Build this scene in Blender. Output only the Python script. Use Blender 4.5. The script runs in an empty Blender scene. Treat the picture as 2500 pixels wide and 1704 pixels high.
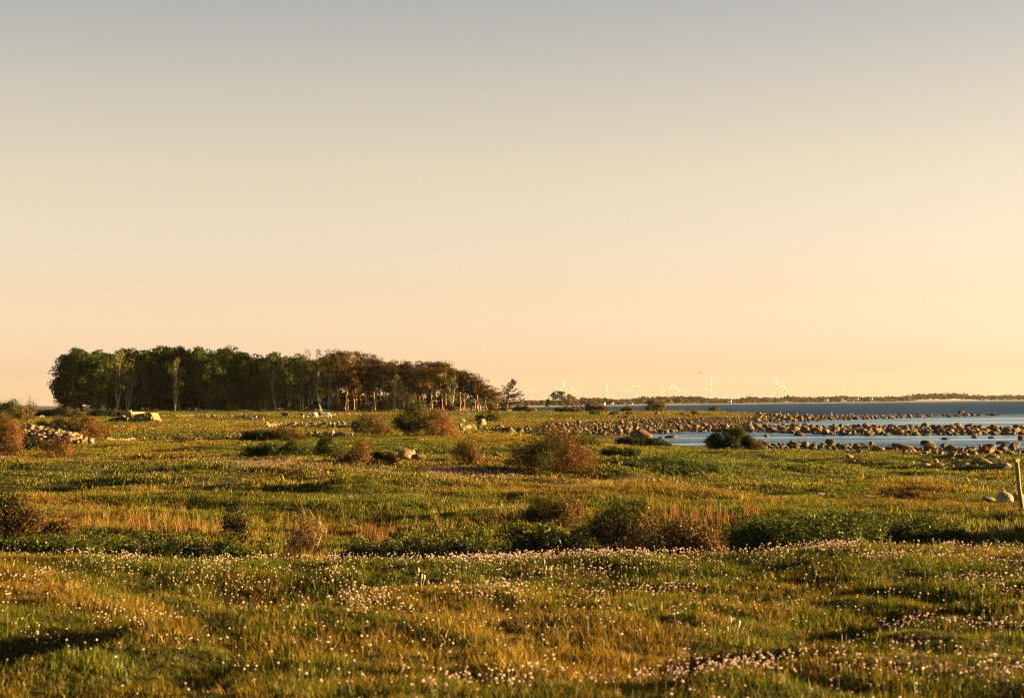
import bpy, math, random
import numpy as np
from mathutils import Matrix, Vector, Euler

# ------------------------------------------------------------------ camera, world, sun, exposure
scene = bpy.context.scene
COL = scene.collection
R = math.radians
CAM_Z = 4.6                     # metres above the sea (sea level is z = 0)
LENS, SENSOR = 70.0, 36.0
FPX = LENS / SENSOR * 2500.0    # focal length in photograph pixels (2500 x 1704)
PITCH, ROLL = R(1.57), R(0.45)

cam_d = bpy.data.cameras.new('camera')
cam_d.lens = LENS
cam_d.sensor_width = SENSOR
cam_d.clip_start = 0.2
cam_d.clip_end = 60000
cam_d.dof.use_dof = True
cam_d.dof.focus_distance = 75
cam_d.dof.aperture_fstop = 5.0
cam = bpy.data.objects.new('camera', cam_d)
CAM_M = Matrix.Translation((0, 0, CAM_Z)) @ Matrix.Rotation(R(90) + PITCH, 4, 'X') @ Matrix.Rotation(-ROLL, 4, 'Z')
cam.matrix_world = CAM_M
COL.objects.link(cam)
scene.camera = cam

SUN_AZ, SUN_EL = R(84), R(6.2)      # azimuth to the right of the view direction (+Y)
sun_dir = Vector((math.sin(SUN_AZ) * math.cos(SUN_EL), math.cos(SUN_AZ) * math.cos(SUN_EL), math.sin(SUN_EL)))

world = bpy.data.worlds.new('World')
scene.world = world
world.use_nodes = True
nt = world.node_tree
nt.nodes.clear()
w_out = nt.nodes.new('ShaderNodeOutputWorld')
w_bg = nt.nodes.new('ShaderNodeBackground')
w_bg.inputs['Strength'].default_value = 0.05
sky = nt.nodes.new('ShaderNodeTexSky')
sky.sky_type = 'NISHITA'
sky.sun_disc = False
sky.sun_elevation = SUN_EL
sky.sun_rotation = SUN_AZ
sky.altitude = 0
sky.air_density = 1.0
sky.dust_density = 0.6
sky.ozone_density = 1.0
# warm evening grade of the whole sky by height above the horizon
tc = nt.nodes.new('ShaderNodeTexCoord')
sep = nt.nodes.new('ShaderNodeSeparateXYZ')
nt.links.new(tc.outputs['Generated'], sep.inputs[0])
ramp = nt.nodes.new('ShaderNodeValToRGB')
SKY_GRADE = [(0.0, (1.12, 1.11, 1.94)), (0.003, (1.0, 0.99, 1.69)), (0.016, (0.815, 0.76, 1.36)), (0.055, (0.845, 0.68, 0.87)), (0.1165, (0.985, 0.705, 0.65)),
             (0.155, (0.965, 0.67, 0.61)), (0.196, (0.85, 0.62, 0.575)), (0.32, (0.50, 0.42, 0.40)), (0.6, (0.29, 0.29, 0.31)), (1.0, (0.24, 0.27, 0.31))]
cr = ramp.color_ramp
while len(cr.elements) < len(SKY_GRADE):
    cr.elements.new(0.5)
for e, (p, c) in zip(cr.elements, SKY_GRADE):
    e.position = p
    e.color = (*c, 1)
nt.links.new(sep.outputs['Z'], ramp.inputs['Fac'])
mul = nt.nodes.new('ShaderNodeMix')
mul.data_type = 'RGBA'
mul.blend_type = 'MULTIPLY'
mul.inputs[0].default_value = 1.0
nt.links.new(sky.outputs[0], mul.inputs[6])
nt.links.new(ramp.outputs[0], mul.inputs[7])
nt.links.new(mul.outputs[2], w_bg.inputs['Color'])
nt.links.new(w_bg.outputs[0], w_out.inputs['Surface'])

sun_d = bpy.data.lights.new('sun', 'SUN')
sun_d.energy = 5.0
sun_d.angle = R(0.5)
sun_d.color = (1.0, 0.67, 0.24)
sun = bpy.data.objects.new('sun', sun_d)
sun.rotation_euler = sun_dir.to_track_quat('Z', 'Y').to_euler()
sun.location = (60, 0, 60)
COL.objects.link(sun)

vs = scene.view_settings
vs.view_transform = 'Standard'
vs.look = 'None'
vs.exposure = 2.8
vs.gamma = 1.0
vs.use_curve_mapping = False
scene.cycles.volume_bounces = 0
scene.cycles.max_bounces = 5
scene.cycles.diffuse_bounces = 3
scene.cycles.filter_width = 1.15
scene.cycles.transparent_max_bounces = 8
scene.cycles.use_denoising = True
scene.cycles.denoising_prefilter = 'NONE'

# ------------------------------------------------------------------ numpy helpers
rng = np.random.default_rng(7)


def _hash(ix, iy, seed):
    h = (ix.astype(np.int64) * 374761393 + iy.astype(np.int64) * 668265263 + seed * 1442695041) & 0x7fffffff
    h = ((h ^ (h >> 13)) * 1274126177) & 0x7fffffff
    return ((h ^ (h >> 16)) & 0xffff) / 65535.0


def vnoise(x, y, seed=0):
    ix, iy = np.floor(x), np.floor(y)
    fx, fy = x - ix, y - iy
    fx = fx * fx * fx * (fx * (fx * 6 - 15) + 10)
    fy = fy * fy * fy * (fy * (fy * 6 - 15) + 10)
    a, b = _hash(ix, iy, seed), _hash(ix + 1, iy, seed)
    c, d = _hash(ix, iy + 1, seed), _hash(ix + 1, iy + 1, seed)
    return (a + (b - a) * fx) * (1 - fy) + (c + (d - c) * fx) * fy


def fbm(x, y, seed=0, oct=3):
    s, a, t = 0, 1.0, 0
    for k in range(oct):
        s = s + a * vnoise(x * 2 ** k + 17.3 * k, y * 2 ** k - 9.1 * k, seed + k)
        t += a
        a *= 0.5
    return s / t


def sstep(a, b, x):
    t = np.clip((x - a) / (b - a), 0, 1)
    return t * t * (3 - 2 * t)


# ------------------------------------------------------------------ terrain height
# measured heights relative to the camera, rows = distance, columns = photograph column
TY = [11.5, 16, 22, 26, 32, 42, 60, 80, 115, 155, 200, 240, 290, 330, 400, 480, 560, 620, 700, 850]
TU = [0, 400, 800, 1100, 1220, 1480, 1700, 2100, 2500]
TZ = [
    [-1.68, -1.68, -1.64, -2.05, -2.15, -2.3, -2.5, -2.7, -2.90, -3.0, -3.1, -3.1, -3.0, -3.0, -2.9, -2.4, -1.6, -1.2, -1.2, -5.6],
    [-1.69, -1.69, -1.70, -2.15, -2.25, -2.35, -2.5, -2.7, -2.90, -3.05, -3.15, -3.15, -3.1, -3.05, -2.9, -2.6, -1.9, -1.5, -1.4, -5.6],
    [-1.70, -1.71, -1.75, -2.25, -2.30, -2.4, -2.5, -2.65, -2.95, -3.1, -3.2, -3.25, -3.3, -3.3, -3.4, -3.3, -2.4, -2.0, -1.9, -5.6],
    [-1.70, -1.71, -1.76, -2.25, -2.30, -2.4, -2.5, -2.70, -2.95, -3.0, -3.2, -3.3, -3.4, -3.4, -3.4, -3.1, -2.5, -2.2, -2.2, -5.6],
    [-1.70, -1.71, -1.76, -2.20, -2.25, -2.35, -2.5, -2.75, -3.0, -2.7, -3.3, -4.0, -4.2, -4.1, -3.9, -3.5, -2.6, -2.5, -2.6, -5.0],
    [-1.70, -1.70, -1.73, -2.25, -2.30, -2.4, -2.65, -2.9, -3.2, -3.5, -3.95, -4.45, -4.5, -4.4, -4.25, -3.9, -2.9, -2.7, -3.5, -6.0],
    [-1.70, -1.69, -1.69, -2.20, -2.30, -2.5, -2.8, -3.2, -3.7, -4.1, -4.52, -5.0, -4.78, -4.52, -4.40, -4.1, -3.1, -2.6, -4.8, -7.0],
    [-1.70, -1.68, -1.60, -2.05, -2.20, -2.45, -2.9, -3.4, -4.0, -4.22, -4.78, -5.0, -4.60, -4.60, -5.1, -5.2, -4.5, -5.6, -6.5, -8.0],
    [-1.70, -1.69, -1.68, -2.05, -2.15, -2.3, -2.9, -3.5, -4.05, -4.40, -4.9, -5.1, -4.66, -4.62, -5.2, -5.4, -5.3, -6.0, -6.8, -8.0],
]
_LS = np.linspace(math.log(6), math.log(900), 260)
_US = np.linspace(-200, 2700, 146)
_tab = np.array([np.interp(_LS, np.log(TY), row) for row in TZ])
_tab = np.array([np.interp(_US, TU, _tab[:, j]) for j in range(len(_LS))])      # [s, u]
_k = np.array([1, 2, 3, 4, 3, 2, 1]) / 16.0


def _blur(a, axis, k):
    n = len(k) // 2
    p = np.pad(a, [(n, n) if i == axis else (0, 0) for i in range(2)], mode='edge')
    return sum(k[i] * np.take(p, np.arange(i, i + a.shape[axis]), axis=axis) for i in range(len(k)))


_tab = _blur(_tab, 0, np.array([1, 2, 1]) / 4)
for _ in range(2):
    _tab = _blur(_tab, 1, _k)


def col_of(X, Y):
    return 1250 + FPX * X / np.maximum(Y, 1e-3)


def hfun(X, Y):
    """ground height (world z) at X, Y"""
    X, Y = np.asarray(X, float), np.asarray(Y, float)
    r = np.hypot(X, Y)
    front = Y > 0.3 * np.abs(X)
    u = np.where(front, 1250 + FPX * X / np.where(front, Y, 1.0), np.where(X > 0, 2700, -200))
    u = np.clip(u, -199, 2699)
    l = np.clip(np.log(np.maximum(np.where(front, Y, r), 6.01)), _LS[0], _LS[-1] - 1e-6)
    fs = (l - _LS[0]) / (_LS[1] - _LS[0])
    fu = (u - _US[0]) / (_US[1] - _US[0])
    i, j = np.minimum(fs.astype(int), len(_LS) - 2), np.minimum(fu.astype(int), len(_US) - 2)
    a, b = fs - i, fu - j
    z = (_tab[i, j] * (1 - a) * (1 - b) + _tab[i + 1, j] * a * (1 - b) + _tab[i, j + 1] * (1 - a) * b + _tab[i + 1, j + 1] * a * b)
    z = z + CAM_Z
    dry = sstep(0.02, 0.5, z)
    near = 1 - sstep(26, 60, r)
    far = sstep(22, 50, r)
    n = (fbm(X / 3.3, Y / 2.2, 3, 3) - 0.5) * 0.36 + (fbm(X / 0.75, Y / 0.75, 11, 2) - 0.5) * 0.17
    n2 = (fbm(X / 14, Y / 16, 21, 3) - 0.5) * 0.95 + (fbm(X / 3.8, Y / 4.5, 25, 2) - 0.5) * 0.62
    fade = 1 - 0.55 * sstep(120, 210, r) - 0.1 * sstep(300, 700, r)
    n = n * (1 - 0.65 * sstep(16.5, 20.5, r))
    z = z + dry * (n * near + n2 * far * fade) + (1 - dry) * (fbm(X / 5, Y / 5, 31, 2) - 0.5) * 0.12
    z = z + 0.65 * np.exp(-((X - 10.6) ** 2 / 4.5 + (Y - 28.5) ** 2 / 9.0))  # rise outside the view, added to cast shade on the right hollow
    # a low step in the turf whose left side falls away from the sun, as in the photograph's lower left
    for (x0, y0, x1, y1, w, hgt) in STEPS:
        dx, dy = x1 - x0, y1 - y0
        L2 = dx * dx + dy * dy
        t = ((X - x0) * dx + (Y - y0) * dy) / L2
        L = math.sqrt(L2)
        d = ((X - x0) * dy - (Y - y0) * dx) / L          # positive to the right of the line
        d = d + (fbm(X / 1.5, Y / 1.5, 41, 2) - 0.5) * 0.9
        along = np.clip(1 - np.maximum(np.abs(t - 0.5) - 0.5, 0) * 3.0, 0, 1)
        along = along * along * (3 - 2 * along)
        z = z - hgt * along * np.where(d < 0, (1 - np.exp(-(d / (0.4 * w)) ** 2)) * np.exp(-(d / (2.3 * w)) ** 2), 0.0) * (r < 60)
    return z


STEPS = [(-3.0, 12.6, -0.9, 18.2, 0.9, 0.36), (2.1, 13.4, 3.4, 16.0, 0.6, 0.16), (1.0, 17.4, 3.4, 19.6, 0.7, 0.16)]

CAM_I = CAM_M.to_3x3()


def ray(u, v):
    d = CAM_I @ Vector(((u - 1250) / FPX, -(v - 852) / FPX, -1))
    return d / d.y


_T = np.exp(np.linspace(math.log(9.0), math.log(880), 1400))


def at(u, v, ymin=9.0):
    """ground point seen at photograph pixel (u, v)"""
    d = ray(u, v)
    X, Y, Z = d.x * _T, _T, CAM_Z + d.z * _T
    g = np.maximum(hfun(X, Y), -0.05)
    hit = np.nonzero((Z <= g) & (Y > ymin))[0]
    k = hit[0] if len(hit) else np.argmin(Z - g)
    return Vector((X[k], Y[k], float(hfun(X[k], Y[k]))))


def gp(u, Y, dz=0.0):
    """ground point in photograph column u at distance Y"""
    X = (u - 1250) / FPX * Y
    return Vector((X, Y, float(hfun(X, Y)) + dz))


def proj(X, Y, Z):
    """photograph pixel of world points"""
    Mi = np.array(CAM_M.inverted())
    P = np.stack([X, Y, Z, np.ones_like(X)], -1) @ Mi.T
    return 1250 + FPX * P[:, 0] / -P[:, 2], 852 - FPX * P[:, 1] / -P[:, 2]


# ------------------------------------------------------------------ object helpers
def mesh_from(name, V, F, colors=None, mats=(), fmat=None, smooth=False):
    """V (n,3); F a list of int arrays (m,3) or (m,4); colors per face (n_faces,3)"""
    me = bpy.data.meshes.new(name)
    V = np.asarray(V, np.float32)
    F = [np.asarray(f, np.int32) for f in (F if isinstance(F, list) else [F]) if len(f)]
    loops = np.concatenate([f.ravel() for f in F])
    sizes = np.concatenate([np.full(len(f), f.shape[1], np.int32) for f in F])
    starts = np.concatenate([[0], np.cumsum(sizes)[:-1]]).astype(np.int32)
    me.vertices.add(len(V))
    me.vertices.foreach_set('co', V.ravel())
    me.loops.add(len(loops))
    me.loops.foreach_set('vertex_index', loops)
    me.polygons.add(len(sizes))
    me.polygons.foreach_set('loop_start', starts)
    me.polygons.foreach_set('loop_total', sizes)
    if fmat is not None:
        me.polygons.foreach_set('material_index', np.asarray(fmat, np.int32))
    me.polygons.foreach_set('use_smooth', np.full(len(sizes), smooth, bool))
    if colors is not None:
        at_ = me.attributes.new('col', 'FLOAT_COLOR', 'CORNER')
        c = np.repeat(np.asarray(colors, np.float32), sizes, axis=0)
        c = np.concatenate([c, np.ones((len(c), 1), np.float32)], 1)
        at_.data.foreach_set('color', c.ravel())
    me.update(calc_edges=True)
    for m in mats:
        me.materials.append(m)
    return me


class Geo:
    def __init__(s):
        s.V, s.F3, s.F4, s.C3, s.C4, s.n = [], [], [], [], [], 0

    def add(s, V, F, c):
        V, F = np.asarray(V, float), np.asarray(F, int)
        c = np.broadcast_to(np.asarray(c, float), (len(F), 3))
        s.V.append(V)
        if F.shape[1] == 3:
            s.F3.append(F + s.n); s.C3.append(c)
        else:
            s.F4.append(F + s.n); s.C4.append(c)
        s.n += len(V)

    def mesh(s, name, mats, smooth=False):
        F, C = [], []
        if s.F3:
            F.append(np.concatenate(s.F3)); C += s.C3
        if s.F4:
            F.append(np.concatenate(s.F4)); C += s.C4
        return mesh_from(name, np.concatenate(s.V), F, np.concatenate(C), mats, smooth=smooth)

    def tube(s, P, rad, c, sides=5):
        P = np.asarray(P, float)
        rad = np.broadcast_to(np.asarray(rad, float), (len(P),))
        T = np.gradient(P, axis=0)
        T /= np.linalg.norm(T, axis=1, keepdims=True) + 1e-9
        ref = np.where(np.abs(T[:, 2:3]) > 0.9, [[1.0, 0, 0]], [[0, 0, 1.0]])
        A = np.cross(T, ref); A /= np.linalg.norm(A, axis=1, keepdims=True) + 1e-9
        B = np.cross(T, A)
        a = np.arange(sides) / sides * 2 * np.pi
        V = P[:, None] + rad[:, None, None] * (np.cos(a)[None, :, None] * A[:, None] + np.sin(a)[None, :, None] * B[:, None])
        V = V.reshape(-1, 3)
        F = []
        for i in range(len(P) - 1):
            for j in range(sides):
                k = (j + 1) % sides
                F.append((i * sides + j, i * sides + k, (i + 1) * sides + k, (i + 1) * sides + j))
        s.add(V, F, c)
        s.add(V[-sides:], [[0, j, j + 1] for j in range(1, sides - 1)], c)

    def box(s, lo, hi, c):
        x0, y0, z0 = lo; x1, y1, z1 = hi
        V = [(x0, y0, z0), (x1, y0, z0), (x1, y1, z0), (x0, y1, z0), (x0, y0, z1), (x1, y0, z1), (x1, y1, z1), (x0, y1, z1)]
        s.add(V, [(0, 3, 2, 1), (4, 5, 6, 7), (0, 1, 5, 4), (1, 2, 6, 5), (2, 3, 7, 6), (3, 0, 4, 7)], c)

    def leaves(s, P, size, cols, nrm=None, spread=1.0, aspect=0.55, up=None, g=None):
        """diamond leaves at P with random orientation biased to nrm"""
        g = g or rng
        n = len(P)
        N = g.normal(size=(n, 3)) * spread
        if nrm is not None:
            N = N + nrm
        N /= np.linalg.norm(N, axis=1, keepdims=True) + 1e-9
        D = g.normal(size=(n, 3))
        if up is not None:
            D = D * 0.45 + np.asarray(up)
        A = D - (D * N).sum(1, keepdims=True) * N
        A /= np.linalg.norm(A, axis=1, keepdims=True) + 1e-9
        B = np.cross(N, A)
        sz = (np.asarray(size) * g.uniform(0.6, 1.35, n))[:, None] if np.ndim(size) == 0 else (np.asarray(size) * g.uniform(0.6, 1.35, n))[:, None]
        V = np.stack([P - A * sz * 0.5, P + B * sz * 0.5 * aspect, P + A * sz * 0.5, P - B * sz * 0.5 * aspect], 1).reshape(-1, 3)
        F = np.arange(4 * n).reshape(n, 4)
        s.add(V, F, cols)


def tag(o, label=None, cat=None, group=None, kind=None):
    if label: o['label'] = label
    if cat: o['category'] = cat
    if group: o['group'] = group
    if kind: o['kind'] = kind
    return o


def link(name, data, loc=(0, 0, 0), parent=None, rot=(0, 0, 0), scale=(1, 1, 1)):
    o = bpy.data.objects.new(name, data)
    o.location = loc
    o.rotation_euler = rot
    o.scale = scale if not np.isscalar(scale) else (scale,) * 3
    if parent is not None:
        o.parent = parent
    COL.objects.link(o)
    return o


def thing(name, label, cat, loc=(0, 0, 0), group=None, rot=(0, 0, 0), scale=1.0):
    return tag(link(name, None, loc, None, rot, scale), label, cat, group)


# ------------------------------------------------------------------ materials
def new_mat(name):
    m = bpy.data.materials.new(name)
    m.use_nodes = True
    n = m.node_tree.nodes
    n.clear()
    return m, n, m.node_tree.links


def N(nodes, kind, **kw):
    x = nodes.new(kind)
    for k, v in kw.items():
        setattr(x, k, v)
    return x


def leaf_material(name, trans=0.3, gloss=0.03, var=0.35):
    m, n, l = new_mat(name)
    out = N(n, 'ShaderNodeOutputMaterial')
    a = N(n, 'ShaderNodeAttribute', attribute_name='col')
    oi = N(n, 'ShaderNodeObjectInfo')
    mp = N(n, 'ShaderNodeMapRange')
    mp.inputs[3].default_value = 1 - var; mp.inputs[4].default_value = 1 + var
    l.new(oi.outputs['Random'], mp.inputs[0])
    mx = N(n, 'ShaderNodeVectorMath', operation='SCALE')
    l.new(a.outputs['Color'], mx.inputs[0]); l.new(mp.outputs[0], mx.inputs['Scale'])
    d = N(n, 'ShaderNodeBsdfDiffuse'); t = N(n, 'ShaderNodeBsdfTranslucent')
    l.new(mx.outputs[0], d.inputs[0]); l.new(mx.outputs[0], t.inputs[0])
    s1 = N(n, 'ShaderNodeMixShader'); s1.inputs[0].default_value = trans
    l.new(d.outputs[0], s1.inputs[1]); l.new(t.outputs[0], s1.inputs[2])
    g = N(n, 'ShaderNodeBsdfGlossy'); g.inputs['Roughness'].default_value = 0.45
    s2 = N(n, 'ShaderNodeMixShader'); s2.inputs[0].default_value = gloss
    l.new(s1.outputs[0], s2.inputs[1]); l.new(g.outputs[0], s2.inputs[2])
    l.new(s2.outputs[0], out.inputs[0])
    return m


def surf_material(name, rough=0.85, noise_scale=6.0, amount=0.35, bump=0.3, obj_coords=True):
    """colour from the attribute, broken up by noise"""
    m, n, l = new_mat(name)
    out = N(n, 'ShaderNodeOutputMaterial')
    p = N(n, 'ShaderNodeBsdfPrincipled'); p.inputs['Roughness'].default_value = rough
    a = N(n, 'ShaderNodeAttribute', attribute_name='col')
    tcn = N(n, 'ShaderNodeTexCoord')
    ns = N(n, 'ShaderNodeTexNoise'); ns.inputs['Scale'].default_value = noise_scale; ns.inputs['Detail'].default_value = 5
    l.new(tcn.outputs['Object'], ns.inputs['Vector'])
    mp = N(n, 'ShaderNodeMapRange'); mp.inputs[1].default_value = 0.3; mp.inputs[2].default_value = 0.7
    mp.inputs[3].default_value = 1 - amount; mp.inputs[4].default_value = 1 + amount
    l.new(ns.outputs[0], mp.inputs[0])
    mx = N(n, 'ShaderNodeVectorMath', operation='SCALE')
    l.new(a.outputs['Color'], mx.inputs[0]); l.new(mp.outputs[0], mx.inputs['Scale'])
    l.new(mx.outputs[0], p.inputs['Base Color'])
    b = N(n, 'ShaderNodeBump'); b.inputs['Strength'].default_value = bump
    l.new(ns.outputs[0], b.inputs['Height']); l.new(b.outputs[0], p.inputs['Normal'])
    l.new(p.outputs[0], out.inputs[0])
    return m


def rock_material(name, tones, wet=False):
    m, n, l = new_mat(name)
    out = N(n, 'ShaderNodeOutputMaterial')
    p = N(n, 'ShaderNodeBsdfPrincipled'); p.inputs['Roughness'].default_value = 0.85
    oi = N(n, 'ShaderNodeObjectInfo')
    at_ = N(n, 'ShaderNodeAttribute', attribute_name='rnd')
    ad = N(n, 'ShaderNodeMath', operation='ADD'); l.new(oi.outputs['Random'], ad.inputs[0]); l.new(at_.outputs['Fac'], ad.inputs[1])
    fr = N(n, 'ShaderNodeMath', operation='FRACT'); l.new(ad.outputs[0], fr.inputs[0])
    r = N(n, 'ShaderNodeValToRGB')
    c = r.color_ramp
    while len(c.elements) < len(tones): c.elements.new(0.5)
    for i, (e, t) in enumerate(zip(c.elements, tones)):
        e.position = i / (len(tones) - 1); e.color = (*t, 1)
    l.new(fr.outputs[0], r.inputs[0])
    g = N(n, 'ShaderNodeNewGeometry')
    ns = N(n, 'ShaderNodeTexNoise'); ns.inputs['Scale'].default_value = 5; ns.inputs['Detail'].default_value = 8; ns.inputs['Roughness'].default_value = 0.65
    l.new(g.outputs['Position'], ns.inputs['Vector'])
    mp = N(n, 'ShaderNodeMapRange'); mp.inputs[1].default_value = 0.3; mp.inputs[2].default_value = 0.7
    mp.inputs[3].default_value = 0.62; mp.inputs[4].default_value = 1.3
    l.new(ns.outputs[0], mp.inputs[0])
    mx = N(n, 'ShaderNodeVectorMath', operation='SCALE'); l.new(r.outputs[0], mx.inputs[0]); l.new(mp.outputs[0], mx.inputs['Scale'])
    # ochre lichen blotches
    n2 = N(n, 'ShaderNodeTexNoise'); n2.inputs['Scale'].default_value = 2.2; n2.inputs['Detail'].default_value = 6
    l.new(g.outputs['Position'], n2.inputs['Vector'])
    m2 = N(n, 'ShaderNodeMapRange'); m2.inputs[1].default_value = 0.52; m2.inputs[2].default_value = 0.66; m2.inputs[4].default_value = 0.6
    l.new(n2.outputs[0], m2.inputs[0])
    mix = N(n, 'ShaderNodeMix', data_type='RGBA'); l.new(m2.outputs[0], mix.inputs[0]); l.new(mx.outputs[0], mix.inputs[6])
    mix.inputs[7].default_value = (0.19, 0.105, 0.022, 1)
    res = mix.outputs[2]
    if wet:     # band of dark weed just above the waterline
        sp = N(n, 'ShaderNodeSeparateXYZ'); l.new(g.outputs['Position'], sp.inputs[0])
        a2 = N(n, 'ShaderNodeMath', operation='MULTIPLY_ADD'); l.new(ns.outputs[0], a2.inputs[0]); a2.inputs[1].default_value = -0.35; l.new(sp.outputs[2], a2.inputs[2])
        m3 = N(n, 'ShaderNodeMapRange'); m3.inputs[1].default_value = 0.0; m3.inputs[2].default_value = 0.34
        l.new(a2.outputs[0], m3.inputs[0])
        mw = N(n, 'ShaderNodeMix', data_type='RGBA'); l.new(m3.outputs[0], mw.inputs[0])
        mw.inputs[6].default_value = (0.045, 0.028, 0.012, 1); l.new(res, mw.inputs[7])
        res = mw.outputs[2]
    l.new(res, p.inputs['Base Color'])
    b = N(n, 'ShaderNodeBump'); b.inputs['Strength'].default_value = 0.5; b.inputs['Distance'].default_value = 0.05
    l.new(ns.outputs[0], b.inputs['Height']); l.new(b.outputs[0], p.inputs['Normal'])
    l.new(p.outputs[0], out.inputs[0])
    return m


M_grass = leaf_material('grass_blades', 0.42, 0.012, 0.3)
M_leaf = leaf_material('leaves', 0.28, 0.012, 0.15)
M_tree = leaf_material('tree_leaves', 0.12, 0.0, 0.42)
M_petal = leaf_material('petals', 0.4, 0.0, 0.2)
M_twig = surf_material('twigs', 0.8, 20, 0.25, 0.0)
M_bark = surf_material('bark', 0.9, 3, 0.45, 0.3)
M_conc = surf_material('concrete', 0.9, 1.2, 0.3, 0.4)
M_wood = surf_material('weathered_wood', 0.8, 9, 0.3, 0.4)
M_paint = surf_material('paint', 0.5, 0.3, 0.06, 0.0)
M_fur = surf_material('plumage', 0.7, 9, 0.2, 0.0)
M_rock = rock_material('granite', [(0.12, 0.085, 0.052), (0.18, 0.145, 0.10), (0.13, 0.09, 0.055), (0.21, 0.175, 0.13), (0.13, 0.075, 0.038)])
M_field = rock_material('field_stone', [(0.125, 0.082, 0.034), (0.18, 0.128, 0.066), (0.09, 0.056, 0.025), (0.20, 0.152, 0.09), (0.14, 0.078, 0.03)])
M_shore = rock_material('shore_rock', [(0.075, 0.038, 0.013), (0.125, 0.068, 0.025), (0.062, 0.034, 0.014), (0.14, 0.082, 0.035), (0.11, 0.048, 0.015)], wet=True)

# ------------------------------------------------------------------ ground
def ground_material():
    m, n, l = new_mat('turf')
    out = N(n, 'ShaderNodeOutputMaterial')
    p = N(n, 'ShaderNodeBsdfPrincipled'); p.inputs['Roughness'].default_value = 0.95
    p.inputs['Specular IOR Level'].default_value = 0.1
    g = N(n, 'ShaderNodeNewGeometry')
    n1 = N(n, 'ShaderNodeTexNoise'); n1.inputs['Scale'].default_value = 0.25; n1.inputs['Detail'].default_value = 8
    n2 = N(n, 'ShaderNodeTexNoise'); n2.inputs['Scale'].default_value = 6.0; n2.inputs['Detail'].default_value = 6
    n3 = N(n, 'ShaderNodeTexNoise'); n3.inputs['Scale'].default_value = 25.0; n3.inputs['Detail'].default_value = 4
    for x in (n1, n2, n3): l.new(g.outputs['Position'], x.inputs['Vector'])
    r = N(n, 'ShaderNodeValToRGB')
    e = r.color_ramp.elements
    e[0].position = 0.32; e[0].color = (0.018, 0.020, 0.003, 1)
    e[1].position = 0.68; e[1].color = (0.040, 0.026, 0.007, 1)
    x = r.color_ramp.elements.new(0.5); x.color = (0.030, 0.027, 0.005, 1)
    a = N(n, 'ShaderNodeMath', operation='MULTIPLY_ADD'); l.new(n2.outputs[0], a.inputs[0]); a.inputs[1].default_value = 0.5
    b_ = N(n, 'ShaderNodeMath', operation='MULTIPLY_ADD'); l.new(n1.outputs[0], b_.inputs[0]); b_.inputs[1].default_value = 0.8; b_.inputs[2].default_value = -0.15
    l.new(b_.outputs[0], a.inputs[2]); l.new(a.outputs[0], r.inputs[0])
    # dark weed and pebbles towards the waterline
    sp = N(n, 'ShaderNodeSeparateXYZ'); l.new(g.outputs['Position'], sp.inputs[0])
    mr = N(n, 'ShaderNodeMapRange'); mr.inputs[1].default_value = 0.15; mr.inputs[2].default_value = 0.42
    s2 = N(n, 'ShaderNodeMath', operation='MULTIPLY_ADD'); l.new(n2.outputs[0], s2.inputs[0]); s2.inputs[1].default_value = 0.25; l.new(sp.outputs[2], s2.inputs[2])
    l.new(s2.outputs[0], mr.inputs[0])
    r2 = N(n, 'ShaderNodeValToRGB'); r2.color_ramp.elements[0].color = (0.035, 0.022, 0.010, 1); r2.color_ramp.elements[1].color = (0.14, 0.095, 0.055, 1)
    l.new(n3.outputs[0], r2.inputs[0])
    mx = N(n, 'ShaderNodeMix', data_type='RGBA'); l.new(mr.outputs[0], mx.inputs[0]); l.new(r2.outputs[0], mx.inputs[6]); l.new(r.outputs[0], mx.inputs[7])
    l.new(mx.outputs[2], p.inputs['Base Color'])
    bp = N(n, 'ShaderNodeBump'); bp.inputs['Strength'].default_value = 0.8; bp.inputs['Distance'].default_value = 0.06
    l.new(n3.outputs[0], bp.inputs['Height']); l.new(bp.outputs[0], p.inputs['Normal'])
    l.new(p.outputs[0], out.inputs[0])
    return m


M_turf = ground_material()
th = np.concatenate([np.arange(-180, -22, 4), np.arange(-22, 22.001, 0.1), np.arange(26, 180, 4)])
rr = np.concatenate([np.array([0.3, 2, 4, 6]), np.exp(np.arange(math.log(8), math.log(880), 0.0105))])
TH, RR = np.meshgrid(np.radians(th), rr, indexing='ij')
GX, GY = np.sin(TH) * RR, np.cos(TH) * RR
GZ = hfun(GX, GY)
nt_, nr_ = GX.shape
idx = np.arange(nt_ * nr_).reshape(nt_, nr_)
i2 = np.roll(idx, -1, axis=0)
F = np.stack([idx[:, :-1], idx[:, 1:], i2[:, 1:], i2[:, :-1]], -1).reshape(-1, 4)
ground = link('ground', mesh_from('ground', np.stack([GX, GY, GZ], -1).reshape(-1, 3), [F[:, ::-1]], None, [M_turf], smooth=True))
tag(ground, 'grazed coastal pasture falling gently towards the stony shore', kind='structure')

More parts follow.
